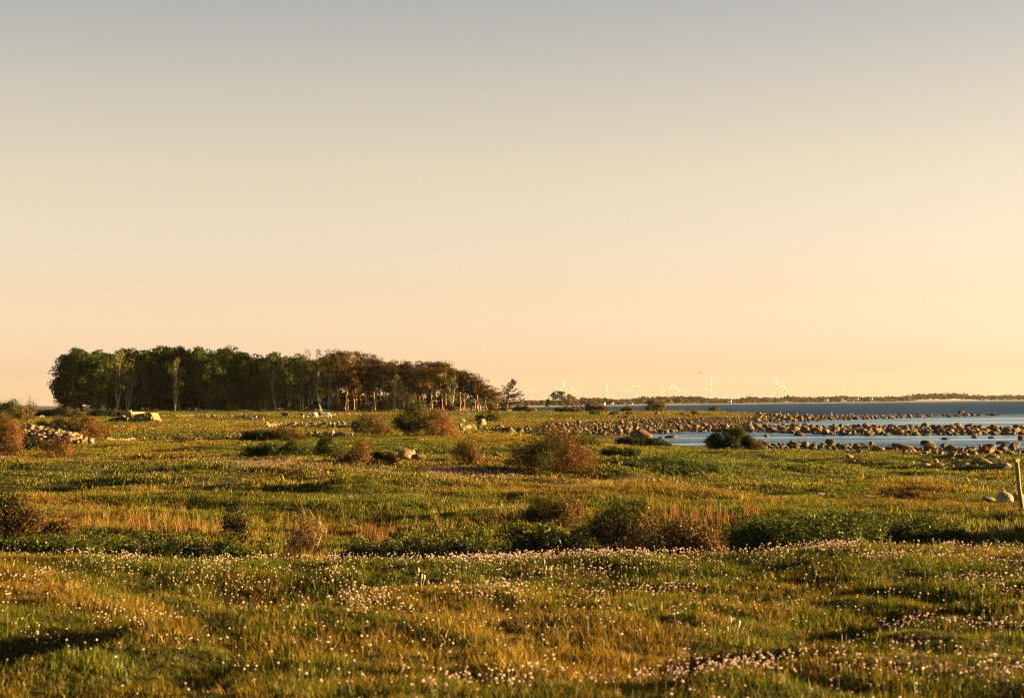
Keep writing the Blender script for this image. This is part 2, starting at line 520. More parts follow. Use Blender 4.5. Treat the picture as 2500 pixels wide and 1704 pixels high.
# ------------------------------------------------------------------ sea
def sea_material():
    m, n, l = new_mat('sea_water')
    out = N(n, 'ShaderNodeOutputMaterial')
    g = N(n, 'ShaderNodeNewGeometry')
    mp = N(n, 'ShaderNodeMapping'); mp.inputs['Scale'].default_value = (0.28, 1.0, 1.0)
    mp.inputs['Rotation'].default_value = (0, 0, R(8))
    l.new(g.outputs['Position'], mp.inputs[0])
    n1 = N(n, 'ShaderNodeTexNoise'); n1.inputs['Scale'].default_value = 0.9; n1.inputs['Detail'].default_value = 4; n1.inputs['Roughness'].default_value = 0.55
    n2 = N(n, 'ShaderNodeTexNoise'); n2.inputs['Scale'].default_value = 0.12; n2.inputs['Detail'].default_value = 5
    l.new(mp.outputs[0], n1.inputs['Vector']); l.new(mp.outputs[0], n2.inputs['Vector'])
    # calm in the lagoon behind the spits, choppy outside
    sp = N(n, 'ShaderNodeSeparateXYZ'); l.new(g.outputs['Position'], sp.inputs[0])
    mr = N(n, 'ShaderNodeMapRange'); mr.inputs[1].default_value = 430; mr.inputs[2].default_value = 680
    mr.inputs[3].default_value = 0.3; mr.inputs[4].default_value = 1.0
    l.new(sp.outputs[1], mr.inputs[0])
    a = N(n, 'ShaderNodeMath', operation='MULTIPLY_ADD'); l.new(n2.outputs[0], a.inputs[0]); a.inputs[1].default_value = 2.0; l.new(n1.outputs[0], a.inputs[2])
    b = N(n, 'ShaderNodeBump'); b.inputs['Distance'].default_value = 0.6
    l.new(a.outputs[0], b.inputs['Height']); m4 = N(n, 'ShaderNodeMapping'); m4.inputs['Scale'].default_value = (0.014, 0.075, 1.0); l.new(g.outputs['Position'], m4.inputs[0])
    n4 = N(n, 'ShaderNodeTexNoise'); n4.inputs['Scale'].default_value = 1.0; n4.inputs['Detail'].default_value = 4; l.new(m4.outputs[0], n4.inputs['Vector'])
    r4 = N(n, 'ShaderNodeMapRange'); r4.inputs[1].default_value = .40; r4.inputs[2].default_value = .62; r4.inputs[3].default_value = .01; r4.inputs[4].default_value = 1.9
    l.new(n4.outputs[0], r4.inputs[0])
    ml = N(n, 'ShaderNodeMath', operation='MULTIPLY'); l.new(r4.outputs[0], ml.inputs[0]); l.new(mr.outputs[0], ml.inputs[1])
    l.new(ml.outputs[0], b.inputs['Strength'])
    df = N(n, 'ShaderNodeBsdfDiffuse'); df.inputs[0].default_value = (0.006, 0.042, 0.14, 1)
    gl = N(n, 'ShaderNodeBsdfGlossy'); gl.inputs[0].default_value = (0.62, 0.83, 1.0, 1); gl.inputs['Roughness'].default_value = 0.14
    fr = N(n, 'ShaderNodeFresnel'); fr.inputs[0].default_value = 1.33
    for x in (gl, fr): l.new(b.outputs[0], x.inputs['Normal'])
    ms = N(n, 'ShaderNodeMapRange'); ms.inputs[1].default_value = 500; ms.inputs[2].default_value = 700
    ms.inputs[3].default_value = 0.92; ms.inputs[4].default_value = 0.14
    l.new(sp.outputs[1], ms.inputs[0])
    rk = N(n, 'ShaderNodeMapRange'); rk.inputs[1].default_value = .01; rk.inputs[2].default_value = 1.9; rk.inputs[3].default_value = 1.12; rk.inputs[4].default_value = .45
    l.new(r4.outputs[0], rk.inputs[0])
    fk = N(n, 'ShaderNodeMath', operation='MULTIPLY'); l.new(fr.outputs[0], fk.inputs[0]); l.new(rk.outputs[0], fk.inputs[1])
    mm = N(n, 'ShaderNodeMath', operation='MULTIPLY'); l.new(fk.outputs[0], mm.inputs[0]); l.new(ms.outputs[0], mm.inputs[1])
    mix = N(n, 'ShaderNodeMixShader'); l.new(mm.outputs[0], mix.inputs[0]); l.new(df.outputs[0], mix.inputs[1]); l.new(gl.outputs[0], mix.inputs[2])
    l.new(mix.outputs[0], out.inputs[0])
    return m


sea = link('sea', mesh_from('sea', [(-30000, -1500, 0), (30000, -1500, 0), (30000, 30000, 0), (-30000, 30000, 0)], [np.array([[0, 1, 2, 3]])], None, [sea_material()]))
tag(sea, 'blue sea and calm stony lagoons reaching to the far coast', kind='structure')

# ------------------------------------------------------------------ far coast
def strip(name, label, us, Ys, depth, zs, mat_, colr):
    """low land along a line of (photograph column, distance)"""
    V, F = [], []
    prof = [(-0.02, -0.8), (0.0, 0.35), (0.12, 0.8), (0.5, 1.0), (1.0, 0.6), (1.05, -1.0)]
    for i, (u, Y, zt) in enumerate(zip(us, Ys, zs)):
        for (t, q) in prof:
            y = Y + depth * t
            V.append(((u - 1250) / FPX * Y * (y / Y), y, q * zt if q > 0 else q * 2))
    k = len(prof)
    for i in range(len(us) - 1):
        for j in range(k - 1):
            F.append((i * k + j, (i + 1) * k + j, (i + 1) * k + j + 1, i * k + j + 1))
    o = link(name, mesh_from(name, V, [np.array(F)], np.tile(colr, (len(F), 1)), [mat_], smooth=True))
    return tag(o, label, kind='structure')


us = np.linspace(1080, 2900, 60)
Yc = np.interp(us, [1080, 1250, 2500, 2900], [2150, 2300, 5200, 6000])
strip('far_coast', 'low far coast across the water', us, Yc, 900, 2.2 + fbm(us / 60, us * 0, 5, 2) * 2.5, M_bark, (0.050, 0.043, 0.032))
us2 = np.linspace(-700, 1260, 80)
strip('distant_hills', 'bluish low hills behind the pasture at far left', us2, np.full(80, 2450.0), 900, 4.6 + 4.5 * fbm(us2 / 170, us2 * 0, 9, 3), M_bark, (0.055, 0.05, 0.03))

g = Geo()
top_u = [1080, 1250, 1290, 1340, 1400, 1428, 1460, 1500, 1540, 1570, 1600, 1640, 1700, 1740, 1800, 1830, 1860, 1900, 1925, 1950, 2010, 2040, 2100, 2150, 2200, 2240, 2300, 2330, 2360, 2400, 2500, 2900]
top_v = [984, 981, 977, 977, 977, 971, 971.5, 975, 974, 968.5, 969, 966.5, 967.5, 971.5, 973, 967, 969.5, 970, 964.5, 968.5, 967.5, 965.5, 967.5, 967.5, 966.5, 960.5, 958, 957.5, 961, 964, 963, 961]
r1 = np.random.default_rng(11)
for k in range(2600):
    u = r1.uniform(1085, 2890)
    Y0 = np.interp(u, [1080, 1250, 2500, 2900], [2150, 2300, 5200, 6000])
    hor = 973 + (2500 - u) * 0.00785
    row = r1.random()
    Y = Y0 + 40 + row * 420
    zt = (hor - np.interp(u, top_u, top_v)) / FPX * Y + CAM_Z
    zt = max(zt * 1.22, 4.5) * (0.62 + 0.38 * row) * r1.uniform(0.82, 1.04)
    w = r1.uniform(3.0, 6.5)
    n = 16
    ph, ct = r1.uniform(0, 2 * np.pi, n), r1.uniform(-0.9, 1, n)
    st = np.sqrt(1 - ct ** 2)
    nr = np.stack([st * np.cos(ph), st * np.sin(ph), ct], 1)
    hh = zt * 0.55
    P = np.array([(u - 1250) / FPX * Y, Y, zt - hh * 0.55]) + nr * np.array([w, w, hh * 0.55]) * 0.9
    base = np.array([0.040, 0.035, 0.026]) * r1.uniform(0.7, 1.4) + np.array([0.03, 0.015, 0.0]) * r1.random()
    g.leaves(P, w * 0.8, base * r1.uniform(0.8, 1.2, (n, 1)), nr, 0.5, 0.9, g=r1)
tag(link('far_woodland', g.mesh('far_woodland', [M_tree])), 'hazy woods along the far coast', kind='stuff')

# farmhouses on the far coast
WALL, TILE, WIN = (0.75, 0.72, 0.66), (0.22, 0.09, 0.05), (0.03, 0.03, 0.035)
def house(u, v, wd, label, roofc=TILE, wallc=WALL):
    Y = float(np.interp(u, [1080, 1250, 2500, 2900], [2150, 2300, 5200, 6000])) + 22
    d = ray(u, v)
    z = max(CAM_Z + d.z * Y, 1.2)
    w = wd / FPX * Y
    h, dp = w * 0.32, w * 0.5
    t = thing('farmhouse', label, 'house', (d.x * Y, Y, z), 'white houses on the far coast', (0, 0, R(random.Random(u).uniform(-25, 10))))
    a = Geo(); a.box((-w / 2, -dp / 2, -1.5), (w / 2, dp / 2, h), wallc)
    a.add([(-w / 2, -dp / 2, h), (-w / 2, dp / 2, h), (-w / 2, 0, h + dp * 0.45), (w / 2, -dp / 2, h), (w / 2, dp / 2, h), (w / 2, 0, h + dp * 0.45)], [(0, 2, 1), (3, 4, 5)], wallc)
    link('wall', a.mesh('wall', [M_paint]), (0, 0, 0), t)
    b = Geo(); o = 0.3
    b.add([(-w / 2 - o, -dp / 2 - o, h - .1), (w / 2 + o, -dp / 2 - o, h - .1), (w / 2 + o, 0, h + dp * .45 + .15), (-w / 2 - o, 0, h + dp * .45 + .15), (w / 2 + o, dp / 2 + o, h - .1), (-w / 2 - o, dp / 2 + o, h - .1)], [(0, 1, 2, 3), (3, 2, 4, 5)], roofc)
    link('roof', b.mesh('roof', [M_paint]), (0, 0, 0), t)
    for s in (-.3, 0.0, .3):
        c = Geo(); c.box((s * w - w * .05, -dp / 2 - .08, h * .3), (s * w + w * .05, -dp / 2 - .02, h * .75), WIN)
        link('window', c.mesh('window', [M_paint]), (0, 0, 0), t)


house(1473, 986.5, 9, 'low house with a red roof at the left end of the far coast houses')
house(1494, 984.5, 6, 'small white house second from the left on the far coast')
house(1526, 984.5, 7, 'white house with a steep gable below the left wind turbine pair', (0.3, 0.28, 0.26))
house(1542, 985, 5, 'low pale shed between the far coast gable house and the turbine pair')
house(1781, 981, 10, 'white gabled farmhouse on the far coast right of the tall lone turbine')
house(2017, 977, 9, 'white house with a dark roof left of the far coast barns', (0.06, 0.05, 0.05))
house(2057, 976.5, 7, 'bright white far coast house in the middle of the barns')
house(2070, 975.5, 9, 'red roofed far coast barn next to the bright white house', TILE, (0.5, 0.42, 0.32))
house(2091, 975, 10, 'long pale far coast barn with a brown roof', (0.16, 0.09, 0.06))
house(2126, 974.5, 9, 'pale square house at the right end of the far coast barns', (0.35, 0.33, 0.3))

# ------------------------------------------------------------------ wind turbines
def blade_mesh(L):
    a = Geo()
    n = 7
    V, F = [], []
    for i in range(n):
        t = i / (n - 1)
        c = 0.55 * L * (0.028 + 0.055 * min(1, t * 6) * (1 - t) ** 0.8 if t > 0 else 0.03) + L * 0.004
        th_ = L * 0.012 * (1 - t) + 0.06
        V += [(-c * .35, -th_, t * L), (c * .65, 0, t * L), (-c * .35, th_, t * L)]
    for i in range(n - 1):
        for j in range(3):
            k = (j + 1) % 3
            F.append((i * 3 + j, i * 3 + k, (i + 1) * 3 + k, (i + 1) * 3 + j))
    a.add(V, F, (0.36, 0.36, 0.36))
    return a.mesh('blade', [M_paint])


def turbine(u, v, bpx, ang, label, Y=8000):
    d = ray(u, v)
    zh = CAM_Z + d.z * Y
    L = bpx / FPX * Y * 1.06
    t = thing('wind_turbine', label, 'wind turbine', (d.x * Y, Y, 0), 'wind turbines on the horizon', (0, 0, R(32)))
    a = Geo()
    hs = np.linspace(0, zh - 1.0, 9)
    a.tube(np.stack([hs * 0, hs * 0, hs], 1), np.linspace(1.8, 1.0, 9), (0.30, 0.30, 0.30), 12)
    link('tower', a.mesh('tower', [M_paint], True), (0, 0, 0), t)
    a = Geo()
    ys = np.array([-2.6, -2.2, 1.0, 5.0, 6.5])
    a.tube(np.stack([ys * 0, ys, ys * 0], 1), [0.9, 1.5, 1.8, 1.6, 0.8], (0.42, 0.42, 0.42), 8)
    link('nacelle', a.mesh('nacelle', [M_paint], True), (0, 0, zh), t)
    a = Geo()
    ys = np.array([-4.8, -4.5, -3.8, -2.7])
    a.tube(np.stack([ys * 0, ys, ys * 0], 1), [0.15, 0.8, 1.25, 1.35], (0.6, 0.6, 0.6), 8)
    link('hub', a.mesh('hub', [M_paint], True), (0, 0, zh), t)
    bm = blade_mesh(L)
    for k in range(3):
        link('blade', bm, (0, -3.8, zh), t, (0, R(90 - (ang + 120 * k)), 0))
    return t


for (u, v, b, an, lb) in [
    (1295.4, 957.8, 16.5, 34, 'wind turbine just right of the ragged spruce, blades in a wide Y'),
    (1353, 960, 18, 62, 'wind turbine whose hub hides behind the left of the windswept thorn'),
    (1372, 960, 18, 118, 'wind turbine hidden behind the windswept thorn, one blade leaning left above it'),
    (1375.7, 949.9, 20, 90, 'wind turbine behind the windswept thorn with one blade straight up'),
    (1402, 958.5, 18, 130, 'wind turbine rising from the right slope of the windswept thorn'),
    (1480.2, 956.1, 20, 92, 'lone wind turbine with one blade up over the low far coast'),
    (1536.4, 957.1, 17.5, 41, 'left and lower turbine of the pair whose blades form Y shapes'),
    (1553.7, 947, 16, 38, 'right and taller turbine of the pair whose blades form Y shapes'),
    (1630.8, 955.4, 20, 60, 'left turbine of the pair whose blade tips meet in a peak'),
    (1651.6, 953, 20, 124, 'right turbine of the pair whose blade tips meet in a peak'),
    (1733.5, 945, 21, 78, 'tall lone wind turbine with a blade up, right of the stony point'),
    (1898, 942.4, 20, 120, 'taller left turbine of the rightmost pair above the sea'),
    (1916.9, 953.4, 16, 113, 'lower right turbine of the rightmost pair above the sea'),
]:
    turbine(u, v, b, an, lb)

# ------------------------------------------------------------------ trees of the wood
def crown_blobs(a, centers, rads, per, size, cfun, r, spread=0.7, aspect=0.6, up=None, flat=1.0):
    for c, q in zip(centers, rads):
        ph, ct = r.uniform(0, 2 * np.pi, per), r.uniform(-0.75, 1, per)
        st = np.sqrt(1 - ct ** 2)
        nr = np.stack([st * np.cos(ph), st * np.sin(ph), ct], 1)
        P = c + nr * np.array([q, q, q * flat]) * r.uniform(0.70, 1.06, (per, 1))
        cols = cfun() * r.uniform(0.65, 1.4) * r.uniform(0.8, 1.2, (per, 1))
        a.leaves(P, size, cols, nr * 0.8, spread, aspect, up, r)


def limb(p0, p1, r0, r1_, sag, r, n=6):
    t = np.linspace(0, 1, n)[:, None]
    p0, p1 = np.asarray(p0, float), np.asarray(p1, float)
    mid = r.normal(size=3) * sag
    P = p0 + (p1 - p0) * t + mid * np.sin(np.pi * t) + r.normal(size=(n, 3)) * sag * 0.15 * np.sin(np.pi * t)
    return P, np.linspace(r0, r1_, n)


def make_broadleaf(seed, low=0.1, W=0.31, dense=66, tint=(0.029, 0.039, 0.007), shape=0.6):
    r = np.random.default_rng(seed)
    T, C = Geo(), Geo()
    bark = np.array((0.15, 0.11, 0.075))
    P, q = limb((0, 0, -0.5), (r.normal() * .7, r.normal() * .7, 15), 0.36, 0.1, 0.5, r, 9)
    T.tube(P, q, bark, 6)
    cs, rs = [], []
    for k in range(dense):
        z = low + (1 - low) * (r.random() ** 0.85)
        e = (1 - abs((z - 0.55) / 0.5) ** 2.4)
        rad = W * max(e, 0.05) ** shape * math.sqrt(r.uniform(0.15, 1.0))
        ph = r.uniform(0, 2 * np.pi)
        c = np.array([math.cos(ph) * rad * 20, math.sin(ph) * rad * 20, z * 18.7])
        cs.append(c); rs.append(r.uniform(1.1, 2.1))
        if k % 4 == 0:
            s = np.array([P[3][0], P[3][1], max(2.5, c[2] * r.uniform(0.35, 0.6))])
            L, lq = limb(s, c, 0.13, 0.03, 0.5, r)
            T.tube(L, lq, bark, 4)
    tint = np.array(tint)
    def cf():
        w = r.random()
        return tint * r.uniform(0.75, 1.25) + (np.array([0.035, 0.028, 0.002]) * (w - 0.6) * 2.0 if w > 0.6 else 0)
    crown_blobs(C, cs, rs, 95, 0.62, cf, r)
    return T.mesh('trunk', [M_bark], True), C.mesh('crown', [M_tree])


def make_birch(seed, stems=3, lean=0.0):
    r = np.random.default_rng(seed)
    T, C = Geo(), Geo()
    bark = np.array((0.30, 0.26, 0.20))
    cs, rs = [], []
    for s in range(stems):
        top = np.array([lean * 6 + r.normal() * 2.2, r.normal() * 1.2, r.uniform(14, 19)])
        P, q = limb((r.normal() * .3, r.normal() * .3, -0.4), top, 0.22, 0.05, 0.7, r, 10)
        T.tube(P, q, bark, 6)
        for k in range(11):
            b = P[r.integers(3, 10)]
            e = b + np.array([r.normal() * 1.5, r.normal() * 1.3, r.uniform(0.8, 3.2)])
            L, lq = limb(b, e, 0.075, 0.02, 0.25, r, 5)
            T.tube(L, lq, bark * 0.85, 4)
            if r.random() < 0.8:
                cs.append(e + np.array([0, 0, -0.4])); rs.append(r.uniform(0.9, 1.7))
    tint = np.array((0.075, 0.075, 0.014))
    crown_blobs(C, cs, rs, 110, 0.42, lambda: tint * r.uniform(0.75, 1.35), r, 0.8, 0.5, None, 1.15)
    return T.mesh('trunk', [M_bark], True), C.mesh('crown', [M_tree])


def make_pine(seed, lean=-0.1, bare=0.5):
    r = np.random.default_rng(seed)
    T, C = Geo(), Geo()
    bark = np.array((0.27, 0.135, 0.06))
    top = np.array([lean * 20 + r.normal() * 0.8, r.normal(), 17.5])
    P, q = limb((0, 0, -0.5), top, 0.30, 0.08, 0.9, r, 10)
    T.tube(P, q, bark, 6)
    cs, rs = [], []
    for k in range(36):
        z = bare + (1 - bare) * r.random() ** 0.7
        i = min(9, int(z * 9.5))
        b = P[i]
        sp = 0.19 * 20 * (1 - 0.55 * abs(z - 0.78) / 0.3) * r.uniform(0.35, 1.1)
        ph = r.uniform(0, 2 * np.pi)
        e = b + np.array([math.cos(ph) * sp, math.sin(ph) * sp, r.uniform(0.2, 3.4)])
        L, lq = limb(b, e, 0.09, 0.025, 0.35, r, 5)
        T.tube(L, lq, bark * 0.9, 4)
        cs.append(e); rs.append(r.uniform(0.9, 1.8))
        if r.random() < 0.7:
            cs.append(b + (e - b) * 0.6 + r.normal(size=3) * 0.5); rs.append(r.uniform(0.7, 1.1))
    tint = np.array((0.050, 0.036, 0.009))
    def cf():
        w = r.random()
        return tint * r.uniform(0.65, 1.25) + (np.array([0.05, 0.018, 0.0]) * (w - 0.65) * 2 if w > 0.65 else 0)
    crown_blobs(C, cs, rs, 70, 0.50, cf, r, 0.6, 0.42, (0.1, 0, 0.7), 0.62)
    return T.mesh('trunk', [M_bark], True), C.mesh('crown', [M_tree])


BROAD = [make_broadleaf(s, low) for s, low in ((1, .06), (2, .10), (3, .14), (4, .08), (5, .16))]
BIRCH = [make_birch(21, 3), make_birch(22, 2), make_birch(23, 4, -0.1), make_birch(24, 3, -0.15)]
PINE = [make_pine(31, -.1, .42), make_pine(32, -.16, .36), make_pine(33, -.05, .46), make_pine(34, -.2, .40), make_pine(35, -.1, .28), make_pine(36, 0.02, 0.5)]
SKY_U = [130, 150, 175, 205, 245, 260, 300, 340, 400, 470, 540, 580, 605, 640, 700, 760, 800, 822, 850, 880, 930, 975, 1000, 1050, 1100, 1120, 1150, 1180, 1205]
SKY_V = [945, 895, 866, 853, 856, 862, 852, 848, 848, 848, 850, 846, 856, 858, 866, 869, 882, 872, 867, 867, 873, 884, 882, 886, 887, 894, 908, 921, 940]
rt = np.random.default_rng(99)


def tree(kind, u, Y, label, topv=None, sx=1.0, flip=None):
    name, protos, sp, grp = {
        'broad': ('broadleaf_tree', BROAD, 'broadleaf', 'dark broadleaf trees of the wood'),
        'birch': ('birch_tree', BIRCH, 'birch', 'pale stemmed birches at the edge of the wood'),
        'pine': ('pine_tree', PINE, 'pine', 'wind bent pines of the wood')}[kind]
    p = gp(u, Y)
    d = ray(u, topv if topv is not None else np.interp(u, SKY_U, SKY_V))
    H = max(CAM_Z + d.z * Y - p.z, 5)
    s = H / 20.0
    tm, cm = protos[rt.integers(len(protos))] if flip is None else protos[flip]
    rot = rt.uniform(0, 6.28) if kind == 'broad' else rt.uniform(-0.7, 0.7)
    sxx = sx * (s * 0.6 + 0.4)
    t = thing(name, label, 'tree', p, grp if 'understorey' not in label else 'low understorey trees of the wood', (0, 0, rot), 1.0)
    t.scale = (sxx, sxx, s)
    link('trunk', tm, (0, 0, 0), t)
    link('crown', cm, (0, 0, 0), t)
    return t


# the big domed tree closing the wood on the left, foliage down to the grass
BIGL = make_broadleaf(77, 0.02, 0.36, 150, (0.030, 0.044, 0.010), 0.42)
BROAD.append(BIGL)
tree('broad', 200, 622, 'big domed dark tree closing the wood on the left, foliage down to the grass', 852, 1.2, 5)
BROAD.pop()
tree('broad', 160, 640, 'lower dark tree rounding off the left end of the wood behind the big dome', 905, 0.75, 0)
tree('broad', 166, 626, 'dark tree at the left foot of the big dome, crown sloping to the grass', 882, 0.95, 3)
tree('broad', 176, 618, 'leafy dark tree pressed against the front of the big dome', 866, 0.95, 0)
tree('broad', 232, 617, 'leafy dark tree between the big dome and the proud birch', 872, 0.85, 3)
tree('broad', 235, 636, 'dark tree just behind the big domed tree', None, 0.9, 1)
tree('birch', 283, 618, 'tall olive birch with a pale stem standing proud right of the big domed tree', 856, 1.15, 0)
lab_l = 'dark broadleaf tree in the dense left half of the wood, crown joined with its neighbours'
for Yr, n, u0, u1 in ((628, 10, 300, 700), (645, 12, 262, 790), (665, 12, 250, 800), (690, 9, 260, 780)):
    for k in range(n):
        u = u0 + (u1 - u0) * (k + rt.uniform(0.15, 0.85)) / n
        tree('broad', u, Yr + rt.uniform(-5, 5), lab_l, np.interp(u, SKY_U, SKY_V) + rt.choice([-2, 1, 5, 11, 18]), rt.uniform(0.75, 1.0))
for u, tv, lb in ((312, 905, 'slim olive birch with a lit stem behind the right end of the concrete ruin'),
                  (425, 872, 'tall birch with a crooked pale stem among the dark trees above the white wall stones')):
    tree('birch', u, 619, lb, tv, 0.8)
for u, tv, i, lb in ((703, 925, 3, 'low branching white stemmed birch above the left dark cow'),
                     (735, 872, 0, 'tall birch with several white stems above the front facing cow'),
                     (758, 866, 2, 'tall white stemmed birch directly above the belted cow'),
                     (784, 884, 1, 'open birch with bare forked white stems right of the cows'),
                     (803, 880, 0, 'light green birch just left of the first tall pine'),
                     (675, 880, 1, 'slim birch at the left of the white stemmed group')):
    tree('birch', u, 612 + rt.uniform(-3, 4), lb, tv, 0.85, i)
for k in range(15):
    u = 268 + 470 * (k + rt.uniform(0.1, 0.9)) / 15
    tree('broad', u, 655 + rt.uniform(-12, 12), 'low dark understorey tree filling the gaps between the trunks in the left half', 948 + rt.uniform(-14, 12), 1.75)
for k in range(7):
    u = 800 + 350 * (k + rt.uniform(0.1, 0.9)) / 7
    tree('broad', u, 662 + rt.uniform(-12, 12), 'low dark understorey tree between the pine trunks', 972 + rt.uniform(-10, 10), 1.9)
for k in range(9):
    u = 790 + 330 * (k + rt.uniform(0.1, 0.9)) / 9
    tree('broad', u, 696 + rt.uniform(-8, 8), 'dark broadleaf tree standing behind the pines, its crown filling the gaps between theirs', np.interp(u, SKY_U, SKY_V) + rt.choice([8, 14, 20, 28]), .85)
lab_p = 'dark pine with a bare slanting trunk in the right half of the wood'
for Yr, n, u0, u1 in ((618, 11, 815, 1150), (634, 13, 790, 1165), (652, 11, 770, 1140), (672, 8, 740, 1100)):
    for k in range(n):
        u = u0 + (u1 - u0) * (k + rt.uniform(0.1, 0.9)) / n
        tree('pine', u, Yr + rt.uniform(-5, 5), lab_p, np.interp(u + 8, SKY_U, SKY_V) + rt.choice([-4, 0, 5, 12, 22]), rt.uniform(0.8, 1.1))
tree('pine', 582, 640, 'rounded brown pine rising above the dark broadleaf trees in mid wood', 845, 1.0, 4)
tree('pine', 828, 613, 'tallest front pine with a ragged top where the pines begin', 864, 1.1, 0)
tree('pine', 1080, 612, 'round topped front pine near the right end of the wood', 886, 1.25, 5)
tree('pine', 1160, 612, 'low leaning pine sloping down at the right end of the wood', 909, 1.3, 3)
for u, tv, sx, lb in ((1172, 917, 1.2, 'pine near the right end of the wood, tallest of the low tail'), (1186, 926, 1.4, 'pine in the low tail at the right end of the wood, second from its end'),
                      (1201, 940, 1.6, 'shortest pine at the very right end of the wood'), (1150, 903, 1.2, 'pine where the roof of the wood starts to drop at the right'), (1166, 935, 1.5, 'low bushy pine under the tail of the wood'), (1210, 948, 1.7, 'small pine reaching towards the ragged spruce at the right end of the wood'), (1190, 950, 1.8, 'lowest bushy pine under the right tail of the wood')):
    tree('pine', u, 618 + rt.uniform(-6, 8), lb, tv, sx, 4)
for u, tv, lb in ((960, 918, 'small sunlit birch bent left in front of the pines, left of three'),
                  (985, 935, 'small sunlit birch bent left in front of the pines, middle of three'),
                  (1002, 958, 'lowest sunlit birch in front of the pines, right of three'),
                  (1100, 912, 'green leafy birch below the round topped pine')):
    tree('birch', u, 606, lb, tv, 0.75)


def make_spruce():
    r = np.random.default_rng(5)
    T, C = Geo(), Geo()
    bark = np.array((0.14, 0.08, 0.045))
    P, q = limb((0, 0, -0.4), (1.0, 0, 9.8), 0.26, 0.03, 0.15, r, 10)
    T.tube(P, q, bark, 6)
    for k in range(46):
        z = 0.06 + 0.92 * (k / 45.0)
        b = np.array([np.interp(z, np.linspace(0, 1, 10), P[:, i]) for i in range(3)])
        ph = r.uniform(0, 2 * np.pi)
        ln = (0.34 * 10 * (1 - z) ** 0.75 + 0.25) * r.uniform(0.35, 1.15)
        dx = math.cos(ph)
        e = b + np.array([dx * ln, math.sin(ph) * ln, ln * r.uniform(0.1, 0.65)])
        t = np.linspace(0, 1, 6)[:, None]
        L = b + (e - b) * t + np.array([0, 0, -0.35 * ln]) * np.sin(np.pi * t) * 0.6
        T.tube(L, np.linspace(0.05, 0.012, 6), bark, 3)
        n = int(22 + 40 * ln)
        tt = r.uniform(0.15, 1.0, n)
        Pn = np.stack([np.interp(tt, t[:, 0], L[:, i]) for i in range(3)], 1) + r.normal(size=(n, 3)) * 0.10
        Pn[:, 2] -= r.random(n) * 0.28 * (1.1 - tt)
        C.leaves(Pn, 0.30, np.array((0.058, 0.040, 0.014)) * r.uniform(0.6, 1.3, (n, 1)), None, 1.0, 0.4, (dx * 0.6, 0, -0.4), r)
    return T.mesh('trunk', [M_bark], True), C.mesh('crown', [M_tree])


def place_pair(meshes, name, cat, label, p, s, names=('trunk', 'crown'), rot=0.0):
    t = thing(name, label, cat, p, None, (0, 0, rot), s)
    for nm, me in zip(names, meshes):
        link(nm, me, (0, 0, 0), t)
    return t


p = gp(1233, 612)
place_pair(make_spruce(), 'spruce_tree', 'tree', 'ragged dark spruce standing apart at the right end of the wood', p, (CAM_Z + ray(1240, 924).z * 612 - p.z) / 9.9).scale.x = 2.1

# ------------------------------------------------------------------ shrubs
GREEN, RUST, OLIVE, DARKG = (0.034, 0.042, 0.006), (0.145, 0.056, 0.010), (0.072, 0.062, 0.011), (0.024, 0.032, 0.005)


